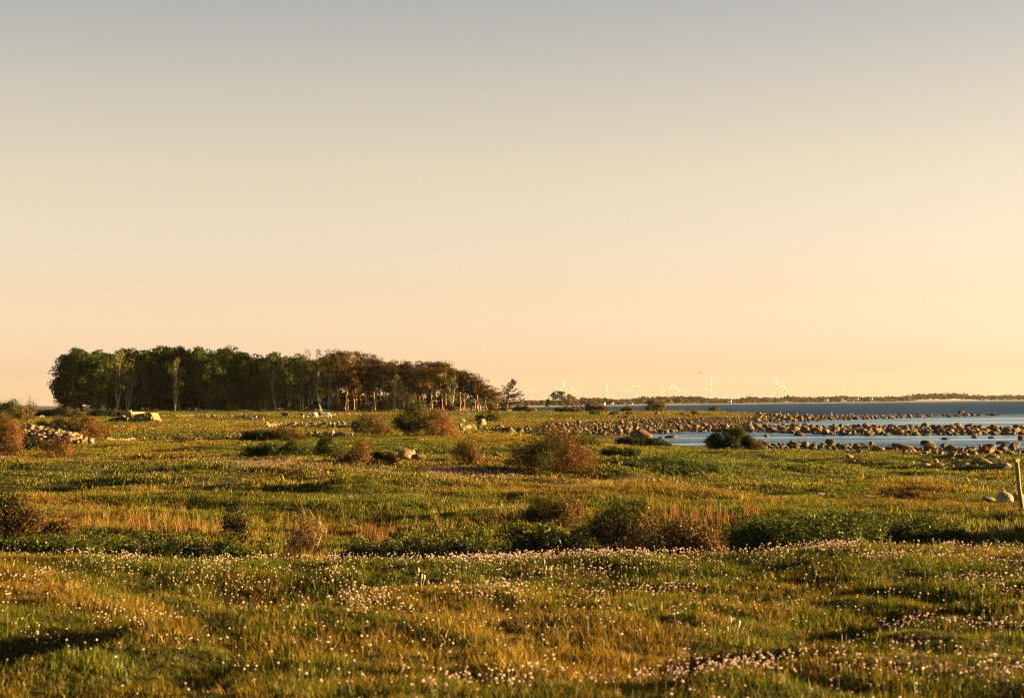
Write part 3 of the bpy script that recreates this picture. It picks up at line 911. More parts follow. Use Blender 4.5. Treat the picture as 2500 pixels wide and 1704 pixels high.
def bush(label, u0, u1, vt, vb, name='bush', cat='bush', Y=None, green=GREEN, rust=(0.0, 0.0), rustc=RUST, twigs=60, dens=1.0,
         seed=0, depth=0.75, spiky=0.0, leaf=0.05, lean=0.0, group=None, hmax=None, lump=None, shape=0.5, base_dz=0.0):
    r = np.random.default_rng(seed * 7 + int(u0) + 3000)
    uc = (u0 + u1) / 2
    p = at(uc, vb) if Y is None else gp(uc, Y)
    Yd = p.y
    W = (u1 - u0) / FPX * Yd
    d = ray(uc, vt)
    H = hmax or max(CAM_Z + d.z * Yd - p.z, 0.15)
    D = max(W * depth, 0.3)
    sz = max(leaf, Yd / 1991 * 1.25)
    n = int(min(dens * 2.6 * W * (H + 0.55 * D) / (sz * sz * 0.30), 26000))
    lr = lump or max(min(W, H * 1.2) * 0.20, 0.06)
    K = int(max(10, 1.5 * (W * D + W * H) / (lr * lr * 4)))
    K = min(K, 260)
    t = thing(name, label, cat, p + Vector((0, 0, base_dz)), group)
    A, B = Geo(), Geo()
    cx, cy = r.uniform(-1, 1, K), r.uniform(-1, 1, K)
    rad = np.sqrt(cx ** 2 + cy ** 2)
    cx, cy = np.where(rad > 1, cx / rad * r.uniform(.6, 1, K), cx), np.where(rad > 1, cy / rad * r.uniform(.6, 1, K), cy)
    prof = np.clip(1 - cx ** 2 - cy ** 2, 0, 1) ** shape
    top = H * (0.35 + 0.65 * prof) * (0.55 + 0.75 * fbm(cx * W / max(H, .2) * 1.0 + seed, cy * D / max(H, .2) + 5, seed + 3, 2))
    cz = np.maximum(top * 1.12 * r.uniform(0.15, 1.0, K) ** 0.45 - lr * 0.75, lr * 0.3)
    ctr = np.stack([cx * (W / 2 - lr * 0.5) + lean * cz, cy * (D / 2 - lr * 0.4), cz], 1)
    li = r.integers(0, K, n)
    ph, ct = r.uniform(0, 2 * np.pi, n), r.uniform(-0.8, 1, n)
    st = np.sqrt(1 - ct ** 2)
    nr = np.stack([st * np.cos(ph), st * np.sin(ph), ct], 1)
    P = ctr[li] + nr * lr * (r.uniform(0.5, 1.05, (n, 1)) + 0.6 * (r.random((n, 1)) < .10)) * np.array([1.15, 1.0, 0.95])
    fx, fy = P[:, 0] / (W / 2), P[:, 1] / (D / 2)
    P[:, 2] = np.maximum(P[:, 2], 0.01)
    gx, gy = P[:, 0] + p.x, P[:, 1] + p.y
    P[:, 2] += hfun(gx, gy) - p.z
    pr = np.clip(rust[0] + rust[1] * sstep(-0.15, 0.85, fx) + 0.25 * rust[1] * (r.normal(size=K) * 0.6)[li], 0, 1)  # rust leaves thicken rightwards: partly dead twigs, partly sunlight painted into the colour
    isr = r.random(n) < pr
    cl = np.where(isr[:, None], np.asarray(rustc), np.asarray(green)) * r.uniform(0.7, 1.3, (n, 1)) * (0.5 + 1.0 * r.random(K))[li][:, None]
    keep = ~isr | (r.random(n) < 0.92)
    s_ = np.where(isr, sz * 0.9, sz)[keep]
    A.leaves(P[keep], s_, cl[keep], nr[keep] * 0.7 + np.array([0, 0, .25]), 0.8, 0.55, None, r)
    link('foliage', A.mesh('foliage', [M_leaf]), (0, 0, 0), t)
    nt2 = int(twigs * .38)
    if nt2:
        tr = max(0.004, Yd / 1991 * 0.17)
        for k in range(nt2):
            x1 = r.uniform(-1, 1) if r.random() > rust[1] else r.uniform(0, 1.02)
            y1 = r.uniform(-0.9, 0.9)
            b0 = np.array([x1 * W * 0.2 + r.normal() * W * .06, y1 * D * 0.2, 0.0])
            q = max(1 - x1 ** 2 * 0.8 - y1 ** 2 * 0.6, 0.06) ** 0.5
            e = np.array([x1 * W * 0.5, y1 * D * 0.48, H * q * r.uniform(0.45, 1.05 + spiky)])
            e[0] += lean * e[2]
            Pn, qn = limb(b0, e, tr * 1.6, tr * 0.5, 0.12 * H, r, 6)
            Pn[:, 2] += 0.25 * H * np.sin(np.linspace(0, np.pi, 6)) * min(1, abs(x1))
            zg = hfun(Pn[:, 0] + p.x, Pn[:, 1] + p.y) - p.z
            Pn[:, 2] = np.maximum(Pn[:, 2], 0.0) + zg
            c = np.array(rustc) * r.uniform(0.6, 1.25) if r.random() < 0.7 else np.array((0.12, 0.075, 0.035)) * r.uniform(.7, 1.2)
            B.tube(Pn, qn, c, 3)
            for j in range(3):
                i = r.integers(2, 5)
                e2 = Pn[i] + r.normal(size=3) * H * 0.10 + np.array([0, 0, H * 0.12])
                L2, q2 = limb(Pn[i], e2, tr * .9, tr * .4, 0.03 * H, r, 4)
                B.tube(L2, q2, c, 3)
        link('branches', B.mesh('branches', [M_twig]), (0, 0, 0), t)
    return t


# far left
bush('bushy green thorn tree at the far left edge on the skyline', -12, 42, 968, 1013, 'thorn_bush', twigs=30, green=(.05, .06, .014), Y=410, seed=1)
bush('dark round scrub right beside the far left skyline thorn', 20, 62, 985, 1014, 'bush', twigs=20, green=DARKG, rust=(.2, .4), Y=412, seed=2)
bush('thin bare grey tree on the far left skyline', 56, 82, 965, 1010, 'bare_tree', 'tree', twigs=70, green=(.16, .12, .08), rust=(.3, .4), Y=415, seed=3, dens=.22, spiky=.1)
bush('low dark hedge bank under the far left hills', 78, 205, 999, 1013, 'hedge', 'hedge', twigs=10, green=DARKG, Y=470, seed=4)
bush('low rough hedge left of the concrete ruin', 128, 182, 991, 1008, 'hedge', 'hedge', twigs=10, green=(.05, .045, .014), rust=(.2, 0), Y=468, seed=5)
bush('dark green bank of scrub behind the concrete ruin', 205, 320, 1000, 1012, 'hedge', 'hedge', twigs=10, green=DARKG, Y=480, seed=6)
bush('rust brown twiggy shrub cut by the left edge beside the rubble heap', -48, 62, 1008, 1112, twigs=150, rust=(.35, .65), dens=.8, seed=7, spiky=.1)
bush('wide dark shrub behind the rubble heap with a rusty right end', 76, 264, 1012, 1079, twigs=110, green=(.035, .045, .011), rust=(.12, .75), seed=8, Y=196)
bush('sparse rusty twigs in front of the rubble heap', 92, 184, 1062, 1118, twigs=130, rust=(.6, .4), dens=.35, seed=9, spiky=.2)
bush('low dark shrub at the foot of the rubble heap', 50, 120, 1072, 1098, twigs=30, green=DARKG, rust=(.1, .3), seed=10)
# middle left
bush('upper dark bush of the pair left of the meadow boulder', 584, 752, 1044, 1080, twigs=40, green=DARKG, rust=(0, .55), seed=11)
bush('broad dark leafy bush below the pair left of the meadow boulder', 583, 766, 1078, 1115, twigs=30, green=(.034, .048, .010), seed=12, shape=.35)
bush('dark green bush between the leafy and the rusty ones left of the boulder', 762, 838, 1072, 1122, twigs=30, green=DARKG, seed=13)
bush('rusty twiggy bush left of the meadow boulder', 828, 912, 1073, 1135, twigs=130, rust=(.35, .6), seed=14, dens=.8, spiky=.1)
bush('small dark rusty bush just left of the meadow boulder', 900, 972, 1092, 1132, twigs=60, green=DARKG, rust=(.1, .8), seed=15)
bush('olive bush with bare white twigs below the cows', 858, 956, 1005, 1063, twigs=120, green=(.055, .052, .014), rust=(.25, .3), seed=16, depth=.9)
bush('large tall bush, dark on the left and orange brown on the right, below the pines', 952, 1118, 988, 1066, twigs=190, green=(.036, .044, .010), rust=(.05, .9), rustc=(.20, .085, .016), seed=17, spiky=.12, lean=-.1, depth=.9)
bush('upright rusty bush in the meadow right of the boulder', 1096, 1182, 1066, 1135, twigs=150, rust=(.45, .4), seed=18, dens=.85, spiky=.1)
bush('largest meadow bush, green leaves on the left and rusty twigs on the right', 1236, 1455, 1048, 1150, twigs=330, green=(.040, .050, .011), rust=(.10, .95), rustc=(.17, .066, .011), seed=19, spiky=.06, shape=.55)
bush('low green scrub between the largest meadow bush and the lagoon', 1330, 1470, 1052, 1085, twigs=20, green=(.075, .082, .015), rust=(0, .2), seed=20)
bush('dark green mound of scrub at the left end of the lagoon', 1500, 1640, 1066, 1088, twigs=10, green=DARKG, seed=21)
bush('round dark green bush standing alone in front of the lagoon', 1720, 1838, 1042, 1096, Y=172, twigs=30, green=(.036, .044, .007), seed=22, depth=.9, shape=.36, lump=.45, dens=1.5)
bush('small brown scrub at the right foot of the round lagoon bush', 1822, 1866, 1068, 1098, Y=171, twigs=40, green=(.06, .05, .014), rust=(.3, .3), seed=23)
# far point
bush('dark bush at the right of the windswept thorn', 1424, 1482, 982, 1001, twigs=20, green=(.04, .038, .010), rust=(.1, .7), Y=600, seed=24)
bush('low dark bush on the far point left of its mound', 1512, 1548, 990, 1001, twigs=10, green=(.05, .04, .012), rust=(.2, .3), Y=600, seed=25)
bush('wind clipped thorn on the mound of the far point', 1570, 1602, 973, 992, 'thorn_bush', twigs=30, green=(.055, .05, .013), rust=(.2, .1), Y=598, seed=26, lean=.3)
bush('rusty scrub right of the wind clipped thorn on the far point', 1592, 1626, 982, 1000, twigs=30, rust=(.4, .4), Y=595, seed=27)
for i, (u0, u1, vt, vb, lb) in enumerate([(1438, 1470, 1000, 1013, 'small rusty tuft of scrub on the far meadow, left of two'),
                                          (1487, 1515, 1001, 1014, 'small rusty tuft of scrub on the far meadow, right of two'),
                                          (1688, 1706, 997, 1013, 'small upright scrub above the rocky beach'),
                                          (1728, 1756, 992, 1003, 'orange tuft of scrub at the tip of the grassy point'),
                                          (1525, 1545, 1004, 1012, 'tiny dark scrub on the far meadow left of the white stone'),
                                          (1160, 1225, 1005, 1030, 'thin brown scrub at the foot of the spruce'),
                                          (690, 712, 990, 1004, 'small young shrub before the wood above the left cow'),
                                          (552, 580, 976, 1003, 'olive shrub with bare rods at the foot of the mid wood'),
                                          (745, 770, 985, 1003, 'olive shrub at the foot of the white stemmed birches'),
                                          (800, 840, 978, 1003, 'olive shrub at the foot of the first pines'),
                                          (870, 905, 980, 1003, 'dark rounded shrub at the foot of the pines, left of three'),
                                          (915, 960, 975, 1003, 'green shrub at the foot of the pines, middle of three'),
                                          (985, 1030, 985, 1003, 'dull shrub at the foot of the pines, right of three'),
                                          (1085, 1112, 980, 1003, 'light olive shrub under the round topped pine'),
                                          (1185, 1214, 978, 1003, 'brownish shrub left of the ragged spruce'),
                                          (615, 650, 1012, 1026, 'rusty scrub growing on the wall left of the cows')]):
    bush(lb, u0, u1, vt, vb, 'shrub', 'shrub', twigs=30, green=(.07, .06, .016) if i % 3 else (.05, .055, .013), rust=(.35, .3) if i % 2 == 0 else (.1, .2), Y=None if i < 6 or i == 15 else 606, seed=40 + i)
# near scrub behind the flowery crest
bush('dark leafy scrub in the left middle distance cut by the edge', -60, 105, 1205, 1312, 'rose_scrub', 'scrub', Y=31, twigs=90, green=DARKG, rust=(.15, .3), seed=60, spiky=.15, leaf=.035)
bush('rusty leaved scrub right of the left edge scrub', 85, 195, 1240, 1312, 'rose_scrub', 'scrub', Y=31.5, twigs=90, green=(.05, .055, .013), rust=(.45, .2), seed=61, spiky=.2, leaf=.035)
bush('low dark rose thicket along the hollow at the far left', -60, 270, 1305, 1368, 'rose_thicket', 'thicket', Y=25.5, hmax=.40, twigs=50, green=(.045, .058, .009), seed=62, shape=.25, depth=.5, lump=.11, leaf=.04)
bush('low rose thicket along the hollow left of the golden sapling', 240, 640, 1298, 1376, 'rose_thicket', 'thicket', Y=26, hmax=.44, twigs=70, green=(.045, .058, .009), seed=63, shape=.25, depth=.5, lump=.11, leaf=.04)
bush('small dark bush in the hollow among golden grass', 536, 612, 1238, 1292, 'rose_scrub', 'scrub', Y=33, twigs=60, green=DARKG, rust=(.1, .2), seed=64, leaf=.035, spiky=.2)
bush('golden twiggy sapling clump on the rim of the hollow', 688, 796, 1232, 1378, 'sapling', 'sapling', Y=24.0, twigs=150, green=(.10, .075, .018), rust=(.6, .1), rustc=(.26, .15, .05), seed=65, dens=.22, spiky=.35, leaf=.03, shape=.9)
bush('long low rose thicket in the middle of the hollow', 780, 1260, 1296, 1380, 'rose_thicket', 'thicket', Y=26.2, hmax=.42, twigs=60, green=(.045, .060, .013), seed=66, shape=.22, depth=.45, lump=.11, leaf=.04)
bush('dark shaded thicket left of the bramble bush', 1215, 1470, 1282, 1380, 'rose_thicket', 'thicket', Y=25.5, twigs=50, green=DARKG, seed=67, shape=.25, depth=.6, lump=.12, leaf=.04)
bush('leafy scrub standing behind the bramble bush on its left', 1262, 1430, 1194, 1270, 'rose_scrub', 'scrub', Y=37, twigs=140, green=(.045, .05, .012), rust=(.15, .5), seed=68, spiky=.2, leaf=.035)
bush('tall green bramble bush in the middle of the hollow', 1425, 1620, 1208, 1378, 'bramble_bush', Y=24.6, twigs=170, green=(.046, .058, .013), rust=(.08, .25), seed=69, spiky=.12, leaf=.036, lump=.12)
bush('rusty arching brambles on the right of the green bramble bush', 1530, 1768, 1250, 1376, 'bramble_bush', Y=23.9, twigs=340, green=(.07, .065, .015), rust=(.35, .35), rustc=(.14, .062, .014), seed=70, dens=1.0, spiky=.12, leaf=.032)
bush('broad dark green rose thicket on the right of the hollow', 1740, 2160, 1250, 1345, 'rose_thicket', 'thicket', Y=28.5, hmax=.46, twigs=70, green=(.052, .066, .010), seed=71, shape=.4, depth=1.6, lump=.11, leaf=.042)
bush('tapering right end of the green rose thicket', 2080, 2370, 1262, 1330, 'rose_thicket', 'thicket', Y=29.5, hmax=.36, twigs=50, green=(.050, .064, .010), seed=72, shape=.45, depth=1.4, lump=.10, leaf=.042)
bush('low leafy mat behind the right rose thicket', 1700, 2240, 1236, 1300, 'rose_thicket', 'thicket', Y=35, hmax=.30, twigs=40, green=(.046, .060, .010), seed=73, shape=.4, depth=1.7, lump=.11, leaf=.045)
bush('low bright leafy mat behind the middle thicket', 800, 1440, 1262, 1320, 'rose_thicket', 'thicket', Y=32, hmax=.20, twigs=10, green=(.088, .092, .010), seed=78, shape=.3, depth=1.9, lump=.08, leaf=.042)
bush('low leafy mat behind the left thickets', 60, 720, 1275, 1320, 'rose_thicket', 'thicket', Y=31, hmax=.16, twigs=10, green=(.070, .076, .010), seed=79, shape=.3, depth=1.2, lump=.08, leaf=.042)
bush('small leafy bramble at the foot of the leaning post', 2448, 2540, 1238, 1290, 'bramble_bush', Y=37, twigs=40, green=(.05, .065, .014), seed=74, leaf=.04)
bush('patch of low green herbs before the lagoon bush', 1560, 1800, 1112, 1150, 'herb_patch', 'herbs', twigs=0, green=(.065, .085, .015), seed=75, shape=.3, dens=.7)
bush('dark low herbs right of the largest meadow bush', 1465, 1570, 1092, 1118, 'herb_patch', 'herbs', twigs=20, green=DARKG, seed=76, shape=.3)
bush('long streak of low dark herbs in the right meadow', 1470, 1720, 1128, 1148, 'herb_patch', 'herbs', twigs=0, green=(.05, .065, .013), seed=77, shape=.25, dens=.8)

# windswept thorn on the skyline
def windswept():
    Y = 600
    p = gp(1376, Y)
    W, H = 92 / FPX * Y, CAM_Z + ray(1376, 953).z * Y - p.z
    t = thing('thorn_tree', 'windswept thorn tree with a flat leaning crown on the far meadow', 'tree', p)
    r = np.random.default_rng(4)
    T, C = Geo(), Geo()
    prof_x = np.array([-.5, -.42, -.3, -.15, 0, .15, .3, .42, .5])
    prof_t = np.array([.45, .70, .92, 1.0, .93, .82, .68, .42, .2])
    prof_b = np.array([.25, .22, .3, .42, .5, .52, .45, .25, .1])
    for k in range(9):
        x0 = r.uniform(0.0, .34)
        x1 = x0 - r.uniform(0.05, .35)
        e = np.array([x1 * W, r.normal() * .8, H * np.interp(x1, prof_x, prof_t) * .85])
        P, q = limb((x0 * W, r.normal() * .4, -.2), e, .16, .05, .4, r, 7)
        P[:, 0] += W * .05 * np.sin(np.linspace(0, np.pi, 7))
        T.tube(P, q, (0.17, 0.10, 0.06), 4)
    for k in range(60):
        x = r.uniform(-.5, .5)
        z0 = np.interp(x, prof_x, prof_t)
        P, q = limb((x * W + .06 * W, r.normal() * .7, H * z0 * .5), (x * W, r.normal() * .9, H * z0 * .97), .05, .02, .2, r, 4)
        T.tube(P, q, (0.19, 0.10, 0.05), 3)
    n = 5200
    x = r.uniform(-.5, .5, n)
    tt, tb = np.interp(x, prof_x, prof_t), np.interp(x, prof_x, prof_b)
    z = tb + (tt - tb) * r.random(n) ** 0.55
    keep = (r.random(n) < np.where(x < -.05, .95, .95 - 1.3 * (x + .05))) & (fbm(x * 14, z * 9, 2, 2) > .40)
    P = np.stack([x * W, r.normal(size=n) * 1.1, z * H], 1)[keep]
    cl = np.where((x[keep] > .1)[:, None], [(.15, .07, .025)], [(.055, .058, .014)]) * r.uniform(.6, 1.3, (keep.sum(), 1))
    C.leaves(P, .34, cl, None, 1, .5, (-.5, 0, .4), r)
    link('trunk', T.mesh('trunk', [M_bark]), (0, 0, 0), t)
    link('crown', C.mesh('crown', [M_leaf]), (0, 0, 0), t)


windswept()
bush('low scrub at the foot of the windswept thorn', 1350, 1420, 993, 1012, twigs=40, green=DARKG, rust=(.1, .6), Y=585, seed=80)
bush('dark low scrub between the spruce and the windswept thorn', 1250, 1300, 987, 1000, twigs=20, green=DARKG, rust=(.1, .2), Y=606, seed=81)

# ------------------------------------------------------------------ stones
import bmesh


def make_rocks(n, sub, seed, angular=0.5, lo=0.42, hi=0.82, cuts=13):
    out = []
    r = np.random.default_rng(seed)
    for k in range(n):
        bm = bmesh.new()
        bmesh.ops.create_icosphere(bm, subdivisions=sub, radius=1)
        V = np.array([v.co[:] for v in bm.verts])
        F = np.array([[v.index for v in f.verts] for f in bm.faces])
        bm.free()
        for c in range(cuts):
            nrm = r.normal(size=3); nrm /= np.linalg.norm(nrm)
            dd = r.uniform(lo, hi)
            over = V @ nrm - dd
            V = V - np.where(over > 0, over, 0)[:, None] * nrm * (0.75 + 0.25 * angular)
        V *= 1 + 0.22 * (fbm(V[:, 0] * 1.7 + k * 3.1 + V[:, 2], V[:, 1] * 1.7 + V[:, 2] * .7 + k, 5 + k, 2)[:, None] - 0.5)
        ext = V.max(0) - V.min(0)
        V = (V - (V.max(0) + V.min(0)) / 2) / ext * 2
        me = mesh_from('stone', V, [F], None, [], smooth=(angular < 0.4))
        out.append((me, V, F))
    return out


ROCK_BIG = make_rocks(10, 3, 1, .4, .58, .92, 20)
ROCK_MID = make_rocks(12, 2, 2, .6)
ROCK_SM = make_rocks(8, 1, 3, .6)


def with_mat(rocks, mat):
    res = []
    for me, V, F in rocks:
        m2 = me.copy(); m2.materials.append(mat)
        for p in m2.polygons: p.use_smooth = False
        res.append(m2)
    return res


BIG_S, MID_S, SM_S = with_mat(ROCK_BIG, M_shore), with_mat(ROCK_MID, M_shore), with_mat(ROCK_SM, M_shore)
BIG_F, MID_F, SM_F = with_mat(ROCK_BIG, M_field), with_mat(ROCK_MID, M_field), with_mat(ROCK_SM, M_field)
BIG_G, MID_G = with_mat(ROCK_BIG, M_rock), with_mat(ROCK_MID, M_rock)
rs_ = np.random.default_rng(17)


def boulder(u, vb, w, h, label, set_=None, group=None, rot=None, tilt=0.15, sink=0.18, variant=None):
    p = at(u, vb)
    Y = p.y
    W, H = w / FPX * Y, h / FPX * Y
    me = (set_ or BIG_S)
    me = me[variant if variant is not None else rs_.integers(len(me))]
    ht = H / (2 - 2 * sink)
    z = max(p.z, -0.15)
    o = link('boulder', me, (p.x, p.y + W * .3, z + ht - 2 * ht * sink), None,
             (rs_.normal() * tilt, rs_.normal() * tilt, rs_.uniform(-.5, .5) if rot is None else rot),
             (W / 2, W / 2 * rs_.uniform(.7, 1.0), ht))
    return tag(o, label, 'boulder', group)


# named boulders of the near shore and the meadow
for a in [
    (2030, 1089, 28, 20, 'upright tawny boulder standing in the lagoon'),
    (1940, 1093, 40, 15, 'broad brown boulder at the lagoon edge left of the pointed one'),
    (1968, 1095, 22, 18, 'pointed golden boulder at the lagoon edge'),
    (1872, 1091, 20, 14, 'small brown boulder right of the round lagoon bush'),
    (1893, 1092, 18, 10, 'low dark boulder at the lagoon edge beside the small brown one'),
    (1914, 1094, 16, 9, 'flat dark boulder left of the broad brown one'),
    (1988, 1095, 18, 10, 'small rounded stone right of the pointed golden boulder'),
    (2066, 1096, 34, 13, 'long low boulder right of the upright tawny boulder'),
    (2094, 1094, 22, 14, 'rounded orange boulder on the shore before the middle of the lagoon'),
    (2116, 1099, 18, 11, 'small orange boulder right of the rounded shore boulder'),
    (2146, 1104, 34, 12, 'flat banded boulder lying on the grass edge of the shore'),
    (2205, 1100, 52, 17, 'long flat topped brown boulder on the shore'),
    (2222, 1105, 36, 14, 'golden slab boulder before the flat topped one'),
    (2268, 1087, 38, 14, 'dark boulder standing in shallow water behind the golden peak'),
    (2272, 1103, 32, 19, 'peaked golden boulder on the shore'),
    (2273, 1105, 26, 9, 'low golden stone at the foot of the peaked boulder'),
    (2306, 1094, 18, 14, 'dark rounded boulder in the water right of the golden peak'),
    (2325, 1100, 36, 15, 'rounded brown boulder at the water right of the dark one'),
    (2340, 1105, 32, 11, 'sloping brown slab right of the rounded brown boulder'),
    (2368, 1105, 34, 10, 'low brown slab left of the big grey boulder'),
    (2396, 1109, 12, 24, 'narrow dark boulder wedged against the big grey boulder'),
    (2414, 1110, 42, 25, 'big grey granite boulder, largest on the near shore'),
    (2450, 1103, 30, 13, 'red brown boulder right of the big grey boulder'),
    (2455, 1092, 24, 11, 'dark low boulder in the water near the right edge'),
    (2478, 1095, 32, 18, 'large dark boulder in the water at the right edge'),
    (2479, 1096, 9, 6, 'small pale stone before the dark right edge boulder'),
    (2470, 1110, 34, 6, 'flat pale stone on the grass near the right edge'),
    (2452, 1084, 36, 9, 'flat rock awash in the lagoon near the right edge'),
    (1740 + 2, 1070, 24, 9, 'low orange rock in the water left of the round lagoon bush'),
    (1953, 1064, 26, 10, 'low rock awash in front of the second rock spit'),
    (1872, 1067, 16, 8, 'small rock awash left of the second rock spit front'),
    (2310, 1074, 22, 8, 'flat dark rock awash in the middle lagoon'),
    (2382, 1070, 18, 9, 'rounded rock awash between the lagoon and the second spit'),
    (2424, 1071, 20, 7, 'small dark rock awash at the right of the lagoon'),
    (2496, 1074, 20, 14, 'dark boulder in the lagoon cut by the right edge'),
    (2348, 1008, 18, 7, 'brown rock alone in the sea beyond the far spit'),
    (1568, 1070, 56, 22, 'large orange boulder at the left end of the lagoon'),
    (1640, 1070, 34, 9, 'flat dark rock in the left part of the lagoon'),
    (1612, 1071, 16, 6, 'small orange rock in the left part of the lagoon'),
]:
    boulder(*a)
for a in [
    (2425, 1122, 36, 14, 'rounded pinkish boulder on the shore turf'),
    (2404, 1138, 50, 19, 'broad pinkish boulder left of the leaning post'),
    (2378, 1134, 16, 10, 'orange stone tucked against the broad pinkish boulder'),
    (2420, 1144, 36, 13, 'grey flat boulder in front of the broad pinkish one'),
    (2454, 1146, 38, 18, 'grey and golden split boulder beside the leaning post'),
    (2352, 1140, 40, 9, 'long low grey stone left of the pinkish boulder'),
    (2297, 1140, 26, 10, 'low pale stone at the foot of the upright stone'),
    (2287, 1134, 13, 14, 'small upright stone on the shore turf'),
    (2259, 1140, 26, 10, 'flat pink stone left of the upright stone'),
    (2338, 1130, 20, 10, 'brown stone on the turf behind the long grey one'),
    (2326, 1121, 12, 6, 'small orange stone on the turf behind the brown one'),
    (2322, 1112, 20, 7, 'flat pale stone near the shore slab'),
    (2368, 1113, 18, 7, 'brown stone on the turf below the big grey boulder'),
    (2340, 1115, 14, 5, 'small flat stone right of the flat pale one'),
    (2228, 1132, 14, 6, 'small pink stone on the dark turf'),
    (2075, 1119, 20, 8, 'rounded pale stone in the green right meadow'),
    (2038, 1130, 28, 5, 'flat white stone in the green right meadow'),
    (2008, 1142, 14, 4, 'thin pale stone in the right meadow'),
    (1941, 1182, 22, 8, 'tawny stone in the middle of the right meadow'),
    (1984, 1195, 9, 5, 'tiny tawny stone right of the meadow stone'),
    (2285, 1195, 18, 9, 'tawny stone in the meadow left of the post'),
    (2157, 1199, 10, 5, 'tiny pale stone near the driftwood'),
    (1999, 1212, 34, 9, 'flat grey slab in the right meadow'),
    (1936, 1218, 18, 7, 'small pale slab left of the flat grey slab'),
    (1690, 1156, 14, 10, 'reddish stone beside the low herbs'),
    (1660, 1182, 18, 9, 'reddish stone in the meadow right of the largest bush'),
    (2458, 1232, 44, 36, 'big rust stained boulder left of the leaning post base'),
    (2492, 1232, 40, 30, 'golden boulder behind the base of the leaning post'),
    (2403, 1234, 24, 11, 'small golden stone left of the rust stained boulder'),
    (2420, 1228, 40, 14, 'low grey stone behind the small golden one'),
    (2310, 1226, 30, 9, 'dark low rock in the shaded hollow left of the post'),
]:
    boulder(*a, BIG_G)
# the meadow boulder in two pieces, and stones around
boulder(992, 1122, 44, 28, 'big split boulder in the meadow, grey sloping half', BIG_F, None, 0.3, .1, .12, 2)
boulder(1022, 1126, 38, 17, 'golden right half of the split meadow boulder', BIG_F, None, -.2, .1, .12, 5)
boulder(1214, 1114, 24, 9, 'flat white stone left of the largest meadow bush', BIG_F)
boulder(1604, 1013, 15, 8, 'white stone on the far meadow above the beach', BIG_F)
boulder(710, 1192, 36, 8, 'flat grey slab in the left meadow', BIG_G)
boulder(862, 1292, 34, 12, 'broken pale stone in the hollow right of the golden sapling', BIG_F)
boulder(234, 1482, 26, 10, 'small golden stone in the foreground turf', BIG_F)
boulder(1020, 1078, 30, 6, 'flat stone lying in the grass above the split boulder', BIG_F)
boulder(172, 1064, 26, 22, 'large pale boulder at the right end of the rubble heap', BIG_F, None, .2, .1, .1, 1)
boulder(222, 1085, 16, 15, 'yellow lit slab fallen to the right of the rubble heap', BIG_F, None, .5, .3, .1, 4)
boulder(193, 1080, 30, 9, 'low boulder at the foot of the large pale one by the rubble heap', BIG_F)
boulder(70, 1090, 14, 8, 'small stone in front of the rubble heap', BIG_F)
for u, v, w, h, lb in [(1128, 1030, 18, 8, 'grey blunt boulder at the left end of the stone bank'), (1176, 1040, 24, 18, 'upright pale boulder on the stone bank'),
                       (1130, 1054, 16, 9, 'orange stone at the foot of the stone bank left end'), (1220, 1049, 28, 14, 'golden flat topped boulder on the stone bank'),
                       (1244, 1062, 30, 20, 'large golden boulder in front of the stone bank'), (1290, 1056, 26, 16, 'golden wedge boulder at the right of the stone bank'),
                       (1510, 1058, 22, 17, 'flat topped golden boulder on the beach'), (1532, 1056, 24, 20, 'big grey boulder on the beach beside the golden one'),
                       (1552, 1052, 16, 14, 'orange round boulder on the beach right of the grey one'),
                       (1515, 1022, 14, 8, 'pale boulder at the upper edge of the beach, left of two'), (1529, 1022, 14, 8, 'pale boulder at the upper edge of the beach, right of two')]:
    boulder(u, v, w, h, lb, BIG_F)


def stone_run(name, label, cat, pts, n, smin, smax, hgt, meshes, joined=0, width=0.8, seed=0, group=None):
    """a tumbled wall along ground points given as photograph (u, v); n single stones + joined small ones"""
    r = np.random.default_rng(seed + 500)
    G = [at(u, v) for u, v in pts]
    G = np.array([(q.x, q.y) for q in G])
    seg = np.linalg.norm(np.diff(G, axis=0), axis=1)
    cum = np.concatenate([[0], np.cumsum(seg)])
    o0 = Vector((*G[len(G) // 2], float(hfun(*G[len(G) // 2]))))
    t = thing(name, label, cat, o0, group)

    def pos(k):
        s = r.uniform(0, cum[-1], k)
        x, y = np.interp(s, cum, G[:, 0]), np.interp(s, cum, G[:, 1])
        a = r.normal(size=k) * width * .45
        y = y + a
        lift = hgt * (0.55 + 0.6 * vnoise(s / 2.5, s * 0, seed)) * np.clip(1 - np.abs(a) / width, 0, 1) * r.random(k) ** .8
        return x, y, hfun(x, y), lift
    x, y, z, lift = pos(n)
    S = smin + (smax - smin) * r.random(n) ** 2.2
    for k in range(n):
        s = S[k]
        s *= .62
        link('stone', meshes[r.integers(len(meshes))], (x[k] - o0.x, y[k] - o0.y, z[k] + lift[k] + s * .25 - o0.z), t,
             tuple(r.uniform(-.5, .5, 2)) + (r.uniform(0, 6.3),), (s * .6, s * .5, s * r.uniform(.32, .5)))
    if joined:
        stone_mass('small_stones', *pos(joined), smin * .8, smin * 1.7, meshes[0].materials[0], r, parent=t, off=o0)
    return t


